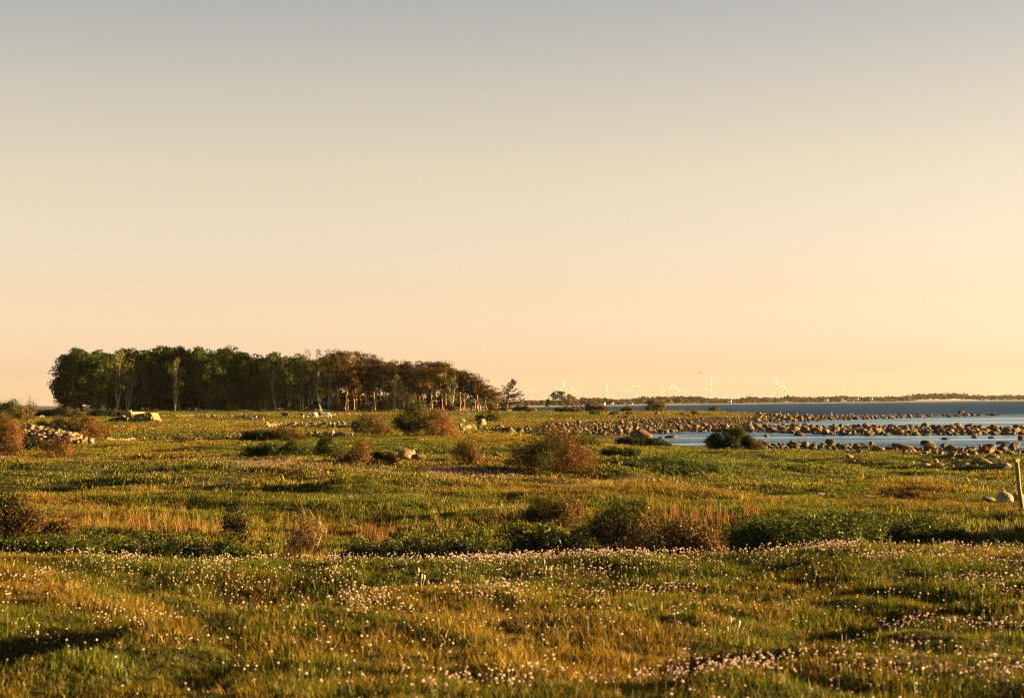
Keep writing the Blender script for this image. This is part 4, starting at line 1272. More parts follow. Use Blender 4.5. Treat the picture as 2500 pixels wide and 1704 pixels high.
def stone_mass(name, x, y, z, lift, smin, smax, mat_, r, parent=None, off=Vector((0, 0, 0)), label=None, S=None):
    V, F, Rn, n0 = [], [], [], 0
    for k in range(len(x)):
        me, v, f = ROCK_SM[r.integers(len(ROCK_SM))]
        s = S[k] if S is not None else smin + (smax - smin) * r.random() ** 2
        M = np.array(Euler((r.uniform(-.5, .5), r.uniform(-.5, .5), r.uniform(0, 6.3))).to_matrix())
        w = (v * np.array([s * .6, s * .5, s * r.uniform(.3, .48)])) @ M.T + np.array([x[k], y[k], z[k] + lift[k] + s * .2]) - np.array(off)
        V.append(w); F.append(f + n0); n0 += len(v); Rn.append(np.full(len(f) * 3, r.random()))
    me = mesh_from(name, np.concatenate(V), [np.concatenate(F)], None, [mat_])
    a = me.attributes.new('rnd', 'FLOAT', 'CORNER'); a.data.foreach_set('value', np.concatenate(Rn).astype(np.float32))
    return tag(link(name, me, (0, 0, 0), parent), label, None, None, 'stuff')


stone_run('dry_stone_wall', 'long low pale stone wall along the foot of the wood', 'stone wall', [(545, 1004), (640, 1004), (800, 1004), (950, 1004), (1100, 1003), (1200, 1003)], 240, .35, .8, .5, SM_F, 500, .5, 1)
stone_run('dry_stone_wall', 'short pale stone wall between the spruce and the windswept thorn', 'stone wall', [(1240, 1005), (1262, 1003), (1285, 1004), (1310, 1005)], 60, .4, 1.3, 1.0, SM_F, 40, .5, 2)
stone_run('dry_stone_wall', 'tumbled pale stone wall at far left below the hedge bank', 'stone wall', [(64, 1020), (95, 1021), (125, 1018), (160, 1017)], 110, .3, .8, .6, SM_F, 80, 1.2, 3)
stone_run('dry_stone_wall', 'broken low wall left of the concrete ruin', 'stone wall', [(205, 1018), (235, 1019), (262, 1020)], 40, .3, .7, .35, SM_F, 30, .8, 4)
stone_run('dry_stone_wall', 'thin line of white stones right of the concrete ruin', 'stone wall', [(392, 1018), (430, 1017), (480, 1016), (520, 1016)], 120, .35, .8, .5, SM_F, 60, .6, 5)
stone_run('dry_stone_wall', 'thick tumbled wall left of the cows', 'stone wall', [(480, 1020), (520, 1021), (560, 1023), (600, 1025), (642, 1028)], 170, .4, 1.1, .9, MID_F, 120, 1.6, 6)
stone_run('dry_stone_wall', 'low pale wall behind the cows', 'stone wall', [(645, 1017), (700, 1018), (760, 1018), (820, 1015), (900, 1013)], 160, .35, .9, .5, SM_F, 120, 1.0, 7)
stone_run('dry_stone_wall', 'low pale wall under the right end of the pines', 'stone wall', [(1095, 1012), (1120, 1013), (1160, 1014)], 60, .35, .9, .5, SM_F, 40, .8, 8)
stone_run('stone_bank', 'broad bank of pale field stones below the cows', 'stone bank', [(648, 1043), (690, 1043), (740, 1044), (800, 1045), (868, 1047)], 260, .35, 1.0, .75, MID_F, 260, 3.2, 9)
stone_run('stone_row', 'low row of stones across the left pasture', 'stone row', [(262, 1074), (330, 1074), (400, 1074), (470, 1073), (530, 1072), (590, 1070)], 130, .18, .6, .2, MID_F, 160, .9, 10)
stone_run('stone_row', 'dark stones scattered under the olive and orange bushes', 'stone row', [(700, 1066), (770, 1062), (820, 1064), (860, 1068)], 46, .3, .9, .25, MID_G, 40, 1.6, 11)
stone_run('stone_bank', 'bank of boulders on the grassy hump above the beach', 'stone bank', [(1122, 1048), (1160, 1050), (1200, 1052), (1245, 1056), (1300, 1060), (1335, 1062)], 150, .35, 1.1, .7, MID_F, 120, 1.8, 12)


def rubble_heap():
    p = at(118, 1080)
    W, H = 190 / FPX * p.y, 44 / FPX * p.y
    t = thing('rubble_heap', 'heap of pale field stones at the left edge of the pasture', 'stone heap', p)
    r = np.random.default_rng(77)
    xs = np.array([-.55, -.48, -.36, -.25, -.05, .12, .3, .45, .55])
    hs = np.array([.1, .55, .95, 1.0, .82, .62, .42, .18, 0])
    D = 3.0
    V, F = [], []
    for i, x in enumerate(np.linspace(-.55, .55, 23)):
        for j, y in enumerate(np.linspace(-1, 1, 9)):
            V.append((x * W, y * D, float(np.interp(x, xs, hs)) * H * (1 - y * y) * .82 - .1))
    for i in range(22):
        for j in range(8):
            F.append((i * 9 + j, (i + 1) * 9 + j, (i + 1) * 9 + j + 1, i * 9 + j + 1))
    link('earth_core', mesh_from('earth_core', V, [np.array(F)], np.tile((.09, .06, .03), (len(F), 1)), [M_bark], smooth=True), (0, 0, 0), t)

    def pos(n):
        x = r.uniform(-.53, .53, n); y = r.uniform(-1, .35, n)
        z = np.interp(x, xs, hs) * H * (1 - y * y) * .85
        return x * W, y * D, z
    x, y, z = pos(290)
    for k in range(290):
        s = .2 + .40 * r.random() ** 2
        link('stone', MID_F[r.integers(12)], (x[k], y[k], z[k] + s * .12), t, tuple(r.uniform(-.6, .6, 2)) + (r.uniform(0, 6.3),), (s * .6, s * .5, s * r.uniform(.35, .5)))
    x, y, z = pos(260)
    stone_mass('small_stones', x, y, z, z * 0, .15, .3, M_field, r, t)


rubble_heap()

# rocky beach and spits: the largest are single boulders, the rest one mass of stones
def poly_v(u, tab):
    return np.interp(u, [a for a, b in tab], [b for a, b in tab])


ZB = [  # zone label, group, upper edge, lower edge, count singled, count massed, size range (m)
    ('tawny boulder in the broad stony beach below the far meadow', 'boulders of the stony beach',
     [(1330, 1036), (1400, 1034), (1480, 1030), (1560, 1020), (1640, 1012), (1720, 1007), (1800, 1006), (1900, 1010), (2000, 1014)],
     [(1330, 1060), (1400, 1064), (1500, 1064), (1560, 1060), (1700, 1056), (1760, 1046), (1850, 1036), (2000, 1029)], 95, 3000, .22, 1.25),
    ('brown boulder in the near rock spit crossing the lagoon', 'boulders of the near rock spit',
     [(1690, 1044), (1800, 1040), (1950, 1040), (2100, 1041), (2300, 1044), (2420, 1048), (2500, 1050)],
     [(1690, 1056), (1800, 1054), (1950, 1060), (2100, 1064), (2300, 1064), (2420, 1063), (2500, 1063)], 105, 1900, .32, 1.6),
    ('dark boulder in the far rock spit reaching into the sea', 'boulders of the far rock spit',
     [(1850, 1011), (2000, 1013), (2200, 1013), (2350, 1013), (2440, 1014.2)],
     [(1850, 1032), (2000, 1028), (2100, 1025), (2200, 1022), (2350, 1017.5), (2440, 1015.4)], 60, 1500, .35, 1.5),
]
for zi, (lb, grp, up, lo, n1, n2, s0, s1) in enumerate(ZB):
    r = np.random.default_rng(300 + zi)
    n = n1 + n2
    u = r.uniform(up[0][0], up[-1][0], n)
    if zi == 2:
        u = 1850 + (2440 - 1850) * r.random(n) ** 1.5
    a, b = poly_v(u, up), poly_v(u, lo)
    v = a + (b - a) * r.random(n)
    P = np.array([at(uu, vv) for uu, vv in zip(u, v)])
    S = s0 + (s1 - s0) * r.random(n) ** 4.0
    S = S * (0.66 if zi == 0 else 0.82)
    order = np.argsort(-S / P[:, 1])
    mats = BIG_S if zi else MID_S
    for k in order[:n1]:
        s = S[k]
        z = max(P[k, 2], -.12)
        o = link('boulder', mats[r.integers(len(mats))], (P[k, 0], P[k, 1], z + s * .22), None, tuple(r.uniform(-.3, .3, 2)) + (r.uniform(0, 6.3),), (s * .62, s * .52, s * r.uniform(.36, .56)))
        tag(o, lb, 'boulder', grp)
    q = order[n1:]
    stone_mass('beach_stones', P[q, 0], P[q, 1], np.maximum(P[q, 2], -.1), np.zeros(len(q)), s0, s1, M_shore, r, label='mass of smaller stones ' + ('on the broad stony beach', 'in the near rock spit', 'in the far rock spit')[zi], S=S[q])
# pebbles along the near shore
r = np.random.default_rng(350)
u = r.uniform(1860, 2520, 1000); v = np.interp(u, [1860, 2100, 2300, 2520], [1091, 1096, 1103, 1107]) + r.normal(size=1000) * 4
P = np.array([at(a, b) for a, b in zip(u, v)])
stone_mass('shore_pebbles', P[:, 0], P[:, 1], np.maximum(P[:, 2], -.05), np.zeros(len(P)), .1, .6, M_shore, r, label='small stones along the near water edge')
u = r.uniform(2020, 2480, 150); v = np.interp(u, [2020, 2250, 2480], [1131, 1138, 1146]) + r.normal(size=150) * 2.5
P = np.array([at(a, b) for a, b in zip(u, v)])
stone_mass('turf_pebbles', P[:, 0], P[:, 1], P[:, 2], np.zeros(len(P)), .06, .25, M_field, r, label='small pale stones scattered in the dark turf by the shore')
u = r.uniform(1340, 1720, 160); v = np.interp(u, [1340, 1520, 1640, 1720], [1026, 1022, 1014, 1006]) + r.normal(size=160) * 3
P = np.array([at(a, b) for a, b in zip(u, v)])
stone_mass('meadow_stones', P[:, 0], P[:, 1], P[:, 2], np.zeros(len(P)), .2, .7, M_field, r, label='pale stones strewn on the far meadow above the beach')

# ------------------------------------------------------------------ concrete ruin
def ruin():
    p = at(338, 1030)
    Y = p.y
    k = Y / FPX                              # metres per photograph pixel there
    t = thing('concrete_ruin', 'ruined concrete bunker with a tilted slab and a small block on its roof', 'ruin', p)
    c1, c2 = (0.21, 0.125, 0.036), (0.14, 0.068, 0.028)
    x = lambda u: (u - 338) * k
    zt = 21.5 * k
    # front block: long left wall receding, sunlit right end
    a = Geo()
    A = np.array([(x(287), 2.6), (x(325), -1.6), (x(351), 0.6), (x(316), 4.6)])
    V = [(q[0], q[1], z) for z in (-1.0, zt) for q in A]
    a.add(V, [(0, 1, 5, 4), (1, 2, 6, 5), (2, 3, 7, 6), (3, 0, 4, 7)], c1)
    link('wall', a.mesh('wall', [M_conc]), (0, 0, 0), t)
    a = Geo()
    B = A * 1.0
    ctr = B.mean(0); B = ctr + (B - ctr) * 1.03
    V = [(q[0], q[1], z) for z in (zt + .005, zt + .16) for q in B]
    a.add(V, [(0, 1, 5, 4), (1, 2, 6, 5), (2, 3, 7, 6), (3, 0, 4, 7), (4, 5, 6, 7), (3, 2, 1, 0)], (0.28, 0.22, 0.14))
    link('roof', a.mesh('roof', [M_conc]), (0, 0, 0), t)
    a = Geo(); a.box((x(309), 1.2, zt + .165), (x(316.5), 1.8, zt + 6.5 * k), (0.52, 0.42, 0.28))
    link('chimney_block', a.mesh('chimney_block', [M_conc]), (0, 0, 0), t)
    # tilted slab on the right
    a = Geo()
    lo = [(x(358), -1.2), (x(384), -1.5), (x(393), 1.6), (x(366), 2.4)]
    V = [(x(357.5), -.4, zt * .97), (x(370), -.9, zt * .98), (x(383), 1.2, zt * .97), (x(362), 2.0, zt * .97), (x(376), -1.6, -.3), (x(385), -1.3, -.3), (x(393.5), 1.4, -.2), (x(372), 2.6, -.3)]
    a.add(V, [(0, 1, 2, 3), (1, 5, 6, 2), (0, 4, 5, 1), (3, 2, 6, 7), (0, 3, 7, 4), (4, 7, 6, 5)], c1)
    link('slab', a.mesh('slab', [M_conc]), (0, 0, 0), t)
    a = Geo(); a.box((x(350.6), .2, -.6), (x(366), 1.6, zt * .9), c2)
    link('wall', a.mesh('wall', [M_conc]), (0, 0, 0), t)
    for u, h, l in ((353.5, .95, .1), (357.5, .9, -.05), (361.5, .7, .1), (367, .5, .2), (372, .32, .1)):
        a = Geo(); a.tube([(x(u), -1.5, -.4), (x(u) + l, -1.2, zt * h)], [.13, .11], (0.13, 0.09, 0.06), 6)
        link('timber', a.mesh('timber', [M_wood]), (0, 0, 0), t)
    r = np.random.default_rng(8)
    for i in range(46):
        if i < 26:
            u = r.uniform(370, 396); z = max(0, (384 - u) * .05)
        elif i < 38:
            u = r.uniform(303, 326); z = (326 - u) * .05
        else:
            u = r.uniform(335, 352); z = (u - 335) * .03
        s = r.uniform(.25, .6)
        link('stone', MID_F[r.integers(12)], (x(u), -1.9 + r.normal() * .3, z + .1), t, tuple(r.uniform(0, 3, 3)), (s * .5, s * .45, s * .36))
    # earth bank piled against the left side
    V, F = [], []
    for i, xx in enumerate(np.linspace(x(248), x(330), 14)):
        for j, yy in enumerate(np.linspace(-3.4, 4.0, 8)):
            h = max(0, 1 - abs((xx - x(290)) / (x(290) - x(250))) ** 1.5) * (1 - ((yy - .4) / 3.6) ** 2) * 1.0
            V.append((xx, yy, h - .12))
    for i in range(13):
        for j in range(7):
            F.append((i * 8 + j, (i + 1) * 8 + j, (i + 1) * 8 + j + 1, i * 8 + j + 1))
    link('earth_bank', mesh_from('earth_bank', V, [np.array(F)], None, [M_turf], smooth=True), (0, 0, 0), t)


ruin()

# ------------------------------------------------------------------ cattle and birds (skin modifier bodies)
def skin_body(name, verts, edges, radii, mat_, loc, rot, scale=1.0, sub=2):
    me = bpy.data.meshes.new(name)
    me.from_pydata(verts, edges, [])
    o = link(name, me, loc, None, rot, scale)
    me.materials.append(mat_)
    m = o.modifiers.new('skin', 'SKIN'); m.use_smooth_shade = True
    sv = me.skin_vertices[0].data
    for i, r_ in enumerate(radii):
        sv[i].radius = r_ if not np.isscalar(r_) else (r_, r_)
        sv[i].use_root = i == 0
    s = o.modifiers.new('subsurf', 'SUBSURF'); s.levels = s.render_levels = sub
    return o


def hide_material(name, c1, c2, thr, scale=1.3, belt=None):
    """two-coloured hide: c2 patches where object-space noise passes thr, or a belt between two x values"""
    m, n, l = new_mat(name)
    out = N(n, 'ShaderNodeOutputMaterial'); p = N(n, 'ShaderNodeBsdfPrincipled'); p.inputs['Roughness'].default_value = .7
    tcn = N(n, 'ShaderNodeTexCoord')
    mr = N(n, 'ShaderNodeMapRange'); mr.clamp = True
    if belt:
        sp = N(n, 'ShaderNodeSeparateXYZ'); l.new(tcn.outputs['Object'], sp.inputs[0])
        mr.inputs[1].default_value = belt - .02; mr.inputs[2].default_value = belt + .02
        l.new(sp.outputs[0], mr.inputs[0])
    else:
        ns = N(n, 'ShaderNodeTexNoise'); ns.inputs['Scale'].default_value = scale; ns.inputs['Detail'].default_value = 1
        l.new(tcn.outputs['Object'], ns.inputs['Vector'])
        mr.inputs[1].default_value = thr - .01; mr.inputs[2].default_value = thr + .01
        l.new(ns.outputs[0], mr.inputs[0])
    mx = N(n, 'ShaderNodeMix', data_type='RGBA'); l.new(mr.outputs[0], mx.inputs[0])
    mx.inputs[6].default_value = (*c1, 1); mx.inputs[7].default_value = (*c2, 1)
    # white lower legs
    l.new(mx.outputs[2], p.inputs['Base Color']); l.new(p.outputs[0], out.inputs[0])
    return m


def cow(u, vb, head, mat_, label, grazing=True, rot=0.0, size=1.0, step=.1):
    """cow built facing +x, withers 1.35 m"""
    p = at(u, vb)
    hz = .35 if grazing else 1.45
    V = [(0, 0, .98), (-.45, 0, 1.0), (-.78, 0, 1.04), (.42, 0, .98), (.72, 0, 1.08), (1.0, 0, .95 if grazing else 1.28), (1.2, 0, .62 if grazing else 1.42), (1.32, 0, .36 if grazing else 1.38), (1.46, 0, .16 if grazing else 1.26)]
    Rr = [(.36, .30), (.36, .31), (.22, .20), (.34, .28), (.24, .20), (.15, .17), (.12, .12), (.12, .11), (.075, .07)]
    E = [(0, 1), (1, 2), (0, 3), (3, 4), (4, 5), (5, 6), (6, 7), (7, 8)]

    def chain(root, pts, rad):
        k = root
        for q, r_ in zip(pts, rad):
            V.append(q); Rr.append((r_, r_)); E.append((k, len(V) - 1)); k = len(V) - 1
    for s, st in ((.17, step), (-.17, -step)):
        chain(3, [(.55, s, .72), (.52 + st * .4, s, .42), (.52 + st, s, .1), (.55 + st, s, .03)], (.13, .07, .05, .06))
        chain(2, [(-.72, s, .78), (-.62 - st * .3, s, .56), (-.80 - st * .6, s, .40), (-.76 - st, s, .1), (-.73 - st, s, .03)], (.16, .10, .06, .05, .06))
    chain(2, [(-.95, 0, .98), (-1.0, 0, .7), (-.98, 0, .42)], (.04, .022, .035))
    for s in (1, -1):
        chain(6, [(1.16, .2 * s, V[6][2] + .10)], (.045,))
        chain(1, [(-.35, .07 * s, .62)], (.09,)) if s == 1 else None
    o = skin_body('cow', V, E, Rr, mat_, p, (0, 0, rot), size, 1)
    return tag(o, label, 'cow', 'cattle grazing before the wood')


BLACK, WHITE, BROWN = (0.018, 0.012, 0.010), (0.72, 0.66, 0.55), (0.09, 0.035, 0.018)
H1 = hide_material('dark_brown_hide', (0.03, 0.013, 0.012), (0.55, .5, .42), .66, 1.6)
H2 = hide_material('pied_hide', BLACK, WHITE, .5, 1.5)
H3 = hide_material('black_hide', BLACK, WHITE, .62, 1.2)
H4 = hide_material('belted_hide', WHITE, BLACK, 0, belt=.15)
H5 = hide_material('white_hide', WHITE, (0.5, 0.42, 0.3), .7, 1.0)
H6 = hide_material('brown_hide', BROWN, WHITE, .66, 1.4)
cow(697, 1021, 0, H1, 'dark brown cow walking left, leftmost of the cattle', False, R(180), 1.0, .2)
cow(737, 1022, 0, H2, 'black and white pied cow facing the camera with its head down', True, R(-68), 1.0)
cow(757, 1020.5, 0, H3, 'black cow with white legs standing end on between the pied and the belted cow', True, R(-110), 1.0)
cow(768, 1021, 0, H4, 'cow with a black front and white rear beside the black cow', True, R(-128), 1.12)
cow(779, 1020, 0, H6, 'brown cow behind the white grazing cow', True, R(150), 1.05)
cow(794, 1021.5, 0, H5, 'white cow grazing to the right, rightmost of the cattle', True, R(-12), 1.1)

M_dark = surf_material('dark_plumage', .6, 9, .2, 0)
a = Geo()


def bird_ground():
    p = at(1249, 1160)
    k = p.y / FPX
    m, n, l = new_mat('bird_plumage')
    out = N(n, 'ShaderNodeOutputMaterial'); b = N(n, 'ShaderNodeBsdfPrincipled'); b.inputs['Base Color'].default_value = (.035, .018, .012, 1); b.inputs['Roughness'].default_value = .6
    l.new(b.outputs[0], out.inputs[0])
    V = [(0, 0, .12), (-.06, 0, .10), (-.13, 0, .085), (-.2, 0, .06), (.06, 0, .145), (.085, 0, .185), (.10, 0, .20), (.135, 0, .197),
         (.0, .02, .06), (.01, .02, .0), (.0, -.02, .06), (.01, -.02, .0)]
    E = [(0, 1), (1, 2), (2, 3), (0, 4), (4, 5), (5, 6), (6, 7), (0, 8), (8, 9), (0, 10), (10, 11)]
    Rr = [.05, .045, .025, .012, .045, .028, .026, .006, .012, .006, .012, .006]
    o = skin_body('bird', V, E, Rr, m, p + Vector((0, 0, .03)), (0, 0, 0), 1.0, 2)
    tag(o, 'dark bird standing on the flowery turf below the largest bush', 'bird')
    d = ray(1707, 910)
    pos = Vector((0, 0, CAM_Z)) + d * 210
    V = [(0, 0, 0), (-.12, 0, -.01), (-.24, 0, 0), (.12, 0, .02), (.18, 0, .02), (0, .16, .06), (-.03, .36, .02), (-.08, .52, -.02), (0, -.16, .06), (-.03, -.36, .02), (-.08, -.52, -.02)]
    E = [(0, 1), (1, 2), (0, 3), (3, 4), (0, 5), (5, 6), (6, 7), (0, 8), (8, 9), (9, 10)]
    Rr = [(.06, .05), (.04, .035), (.03, .01), (.04, .04), (.012, .012)] + [(.06, .012), (.05, .01), (.02, .006)] * 2
    o = skin_body('bird', V, E, Rr, m, pos, (0, 0, R(65)), .8, 2)
    tag(o, 'small bird flying above the wind turbines', 'bird')


bird_ground()

# ------------------------------------------------------------------ leaning post, stakes, driftwood
def post():
    p = gp(2491, 39)
    k = p.y / FPX
    h = 128 * k
    t = thing('wooden_post', 'leaning weathered wooden post at the right edge', 'post', p)
    a = Geo()
    top = np.array([-13 * k, 0, h])
    zz = np.linspace(-.15, 1, 8)[:, None]
    a.tube(top * zz + np.array([.006, 0, 0]) * np.sin(zz * 9), np.full(8, .042) + np.array([.004, 0, .003, 0, -.002, .001, 0, 0]), (0.19, 0.115, 0.04), 9)
    link('shaft', a.mesh('shaft', [M_wood], True), (0, 0, 0), t)
    a = Geo(); a.box((-.052, -.046, 0), (.052, .046, .062), (0.20, 0.13, 0.06))
    link('cap', a.mesh('cap', [M_wood]), tuple(top), t, (.0, -R(6), R(24)))


post()
for u, v, h, lb in ((1903, 1011, 10, 'thin stake on the far spit, first from the left'), (1944, 1012, 9, 'thin stake on the far spit, second from the left'),
                    (1979, 1012, 5, 'short stub of a stake on the far spit'), (2028, 1013, 12, 'pale stake on the far spit, fourth from the left'),
                    (2080, 1013, 8, 'thin stake at the right on the far spit')):
    p = gp(u, 566); k = p.y / FPX
    a = Geo(); a.tube([(0, 0, -.4), (.05 * h * k, 0, h * k)], [.11, .09], (0.26, 0.19, 0.12), 6)
    tag(link('stake', a.mesh('stake', [M_wood]), p), lb, 'stake', 'stakes along the far spit')
for i, (u, v) in enumerate([(876, 1013), (908, 1010), (944, 1012), (1103, 1015), (1000, 1008)]):
    p = at(u, v); k = p.y / FPX
    a = Geo(); a.tube([(0, 0, -.3), (.03, 0, 1.3)], [.09, .08], (0.15, 0.10, 0.07), 6)
    tag(link('fence_post', a.mesh('fence_post', [M_wood]), p), ['fence post nearest the cows in the far pasture', 'second fence post from the cows in the far pasture', 'third fence post from the cows in the far pasture',
        'lone fence post right of the large orange bush', 'fence post showing behind the large orange bush'][i], 'fence post', 'fence posts in the far pasture')
for u, v, w, lb, sl in ((2113, 1199, 26, 'bleached driftwood plank lying in the right meadow', .0), (2118, 1216, 44, 'longer yellowed driftwood timber before the bleached plank', -.03), (2170, 1240, 22, 'short driftwood piece on the rim of the right hollow', .05),
                    (690, 1229, 22, 'white stick leaning in the left meadow grass', .55), (1780, 1196, 20, 'thin bleached driftwood stick beside the low herbs', 0.0)):
    p = at(u, v); L = w / FPX * p.y
    a = Geo()
    xs = np.linspace(-.5, .5, 6)
    a.tube(np.stack([xs * L, .02 * np.sin(xs * 5), .05 + xs * sl * L + .01 * np.cos(xs * 7)], 1), np.array([.022, .035, .04, .04, .036, .02]) * max(.6, min(L, 1.1)), (0.48, 0.40, 0.28), 6)
    tag(link('driftwood', a.mesh('driftwood', [M_wood], True), p), lb, 'driftwood')

# ------------------------------------------------------------------ grass, herbs and flowers
LIB = bpy.data.collections.new('tuft_shapes')      # source shapes for the scattered turf


def blades(a, n, rad, h0, h1, w, cols, r, bend=.5):
    V, F4, F3, c4, c3 = [], [], [], [], []
    for k in range(n):
        ph = r.uniform(0, 6.283); q = rad * math.sqrt(r.random())
        b = np.array([math.cos(ph) * q, math.sin(ph) * q, -.01])
        az = r.uniform(0, 6.283)
        s = np.array([-math.sin(az), math.cos(az), 0]) * w * r.uniform(.6, 1.2) * .5
        dr = np.array([math.cos(az + r.normal() * .6), math.sin(az + r.normal() * .6), 0])
        h = r.uniform(h0, h1)
        bd = bend * r.uniform(.2, 1.2) * h
        m = b + np.array([0, 0, h * .55]) + dr * bd * .3
        tp = b + np.array([0, 0, h]) + dr * bd
        i = len(V)
        V += [b - s, b + s, m + s * .8, m - s * .8, tp]
        F4.append((i, i + 1, i + 2, i + 3)); F3.append((i + 3, i + 2, i + 4))
        c = np.asarray(cols[r.integers(len(cols))]) * min(2.6, math.exp(r.normal() * .55)) * 1.14
        c4.append(c); c3.append(c)
    V = np.array(V)
    a.V.append(V); a.F4.append(np.array(F4) + a.n); a.C4.append(np.array(c4)); a.F3.append(np.array(F3) + a.n); a.C3.append(np.array(c3)); a.n += len(V)


def proto_set(name, makers, mat_):
    c = bpy.data.collections.new(name)
    for i, f in enumerate(makers):
        a = Geo(); f(a)
        me = a.mesh(name, mat_ if isinstance(mat_, list) else [mat_])
        o = bpy.data.objects.new('%s.%03d' % (name, i + 1), me)
        c.objects.link(o)
    return c


def scatter(name, label, P, coll, idx, scl, rot, count_mats=()):
    me = bpy.data.meshes.new(name)
    me.vertices.add(len(P))
    me.vertices.foreach_set('co', np.asarray(P, np.float32).ravel())
    for nm, ty, arr in (('idx', 'INT', np.asarray(idx, np.int32)), ('scl', 'FLOAT', np.asarray(scl, np.float32))):
        a = me.attributes.new(nm, ty, 'POINT'); a.data.foreach_set('value', arr)
    a = me.attributes.new('rot', 'FLOAT_VECTOR', 'POINT'); a.data.foreach_set('vector', np.asarray(rot, np.float32).ravel())
    o = link(name, me)
    ng = bpy.data.node_groups.new(name, 'GeometryNodeTree')
    ng.interface.new_socket('Geometry', in_out='INPUT', socket_type='NodeSocketGeometry')
    ng.interface.new_socket('Geometry', in_out='OUTPUT', socket_type='NodeSocketGeometry')
    n, l = ng.nodes, ng.links
    gi, go = n.new('NodeGroupInput'), n.new('NodeGroupOutput')
    ci = n.new('GeometryNodeCollectionInfo'); ci.inputs['Collection'].default_value = coll
    ci.inputs['Separate Children'].default_value = True; ci.inputs['Reset Children'].default_value = True
    ip = n.new('GeometryNodeInstanceOnPoints'); ip.inputs['Pick Instance'].default_value = True

    def attr(nm, dt):
        x = n.new('GeometryNodeInputNamedAttribute'); x.data_type = dt; x.inputs['Name'].default_value = nm
        return x.outputs['Attribute']
    e = n.new('FunctionNodeEulerToRotation')
    l.new(attr('rot', 'FLOAT_VECTOR'), e.inputs[0])
    l.new(gi.outputs[0], ip.inputs['Points']); l.new(ci.outputs[0], ip.inputs['Instance'])
    l.new(attr('idx', 'INT'), ip.inputs['Instance Index']); l.new(e.outputs[0], ip.inputs['Rotation'])
    l.new(attr('scl', 'FLOAT'), ip.inputs['Scale'])
    l.new(ip.outputs[0], go.inputs[0])
    o.modifiers.new('scatter', 'NODES').node_group = ng
    return tag(o, label, None, None, 'stuff')


def wedge(n, r0, r1, r, a0=-17.5, a1=17.5):
    th_ = np.radians(r.uniform(a0, a1, n))
    q = np.sqrt(r.uniform(r0 * r0, r1 * r1, n))
    return np.sin(th_) * q, np.cos(th_) * q


# blade colours
CG = [(0.047, 0.053, 0.003), (0.06, 0.06, 0.004), (0.036, 0.045, 0.003)]
CO = [(0.105, 0.071, 0.005), (0.085, 0.065, 0.004), (0.13, 0.078, 0.006)]
CS = [(0.2, 0.132, 0.028), (0.16, 0.1, 0.02), (0.104, 0.076, 0.0112)]
CB = [(0.11, 0.046, 0.008), (0.09, 0.052, 0.008), (0.075, 0.054, 0.006), (0.13, 0.054, 0.009)]
CL = [(0.06, 0.076, 0.004), (0.0736, 0.088, 0.0048)]
rg = np.random.default_rng(5)
rot_of = lambda n, r, t=.15: np.stack([r.normal(size=n) * t, r.normal(size=n) * t, r.uniform(0, 6.283, n)], 1)


def grass_zone(name, label, r0, r1, n, rad, h0, h1, w, nb, tmin=.24, clump=1.0, seed=0, half=17.5):
    r = np.random.default_rng(900 + seed)
    sets = [CG, CO, CS + CO, CB + CO, CL]
    mk = []
    for s in sets:
        for v in range(2):
            mk.append(lambda a, s=s: blades(a, nb, rad, h0, h1, w, s, r))
    coll = proto_set(name + '_tuft', mk, M_grass)
    n = int(n * half / 17.5)
    X, Y = wedge(n, r0, r1, r, -half, half)
    Z = hfun(X, Y)
    sc = r1 / 24.0
    m1 = fbm(X / (2.2 * sc ** .6), Y / (3.5 * sc ** .8), 61, 3)
    m2 = fbm(X / (.9 * sc ** .6) + 40, Y / (1.6 * sc ** .8), 67, 3)
    keep = Z > tmin + .3 * (m2 - .5)
    # keep clear of the stone filled ground
    U, Vv = proj(X, Y, Z)
    beach = (U > 1330) & (Y > 262) & (Z < .62)
    keep &= ~beach
    q = m1 + r.normal(size=n) * .10
    lush = sstep(60, 110, Y) * sstep(1350, 1800, U) * (1 - sstep(170, 230, Y))
    idx = np.where(q < .48 + .10 * lush, 0, np.where(q < .57 + .10 * lush, 1, np.where(m2 > .56, 3, 2)))
    idx = np.where((lush > .3) & (r.random(n) < .5), 4, idx)
    idx = np.where((m2 < .40) & (r.random(n) < .6), 4, idx)
    idx = np.where(r.random(n) < .06, 2, idx) * 2 + r.integers(0, 2, n)
    S = r.uniform(.6, 1.25, n) * (.25 + 1.55 * fbm(X / (.45 * sc ** .5), Y / (.7 * sc ** .5), 71, 2)) * clump
    P = np.stack([X, Y, Z], 1)[keep]
    scatter(name, label, P, coll, idx[keep], S[keep], rot_of(keep.sum(), r))


grass_zone('grass', 'short grazed turf of the flowery foreground', 8.5, 25, 52000, .060, .016, .075, .0042, 20, seed=1, half=36)
grass_zone('grass', 'rough grass of the hollow and near meadow', 24, 62, 60000, .15, .04, .12, .010, 26, seed=2, half=29)
grass_zone('grass', 'grass of the middle meadow', 60, 200, 80000, .34, .04, .115, .028, 26, seed=3, half=22)
grass_zone('grass', 'grass of the far pasture below the wood', 195, 660, 80000, .95, .07, .18, .085, 24, tmin=.5, seed=4, half=20)


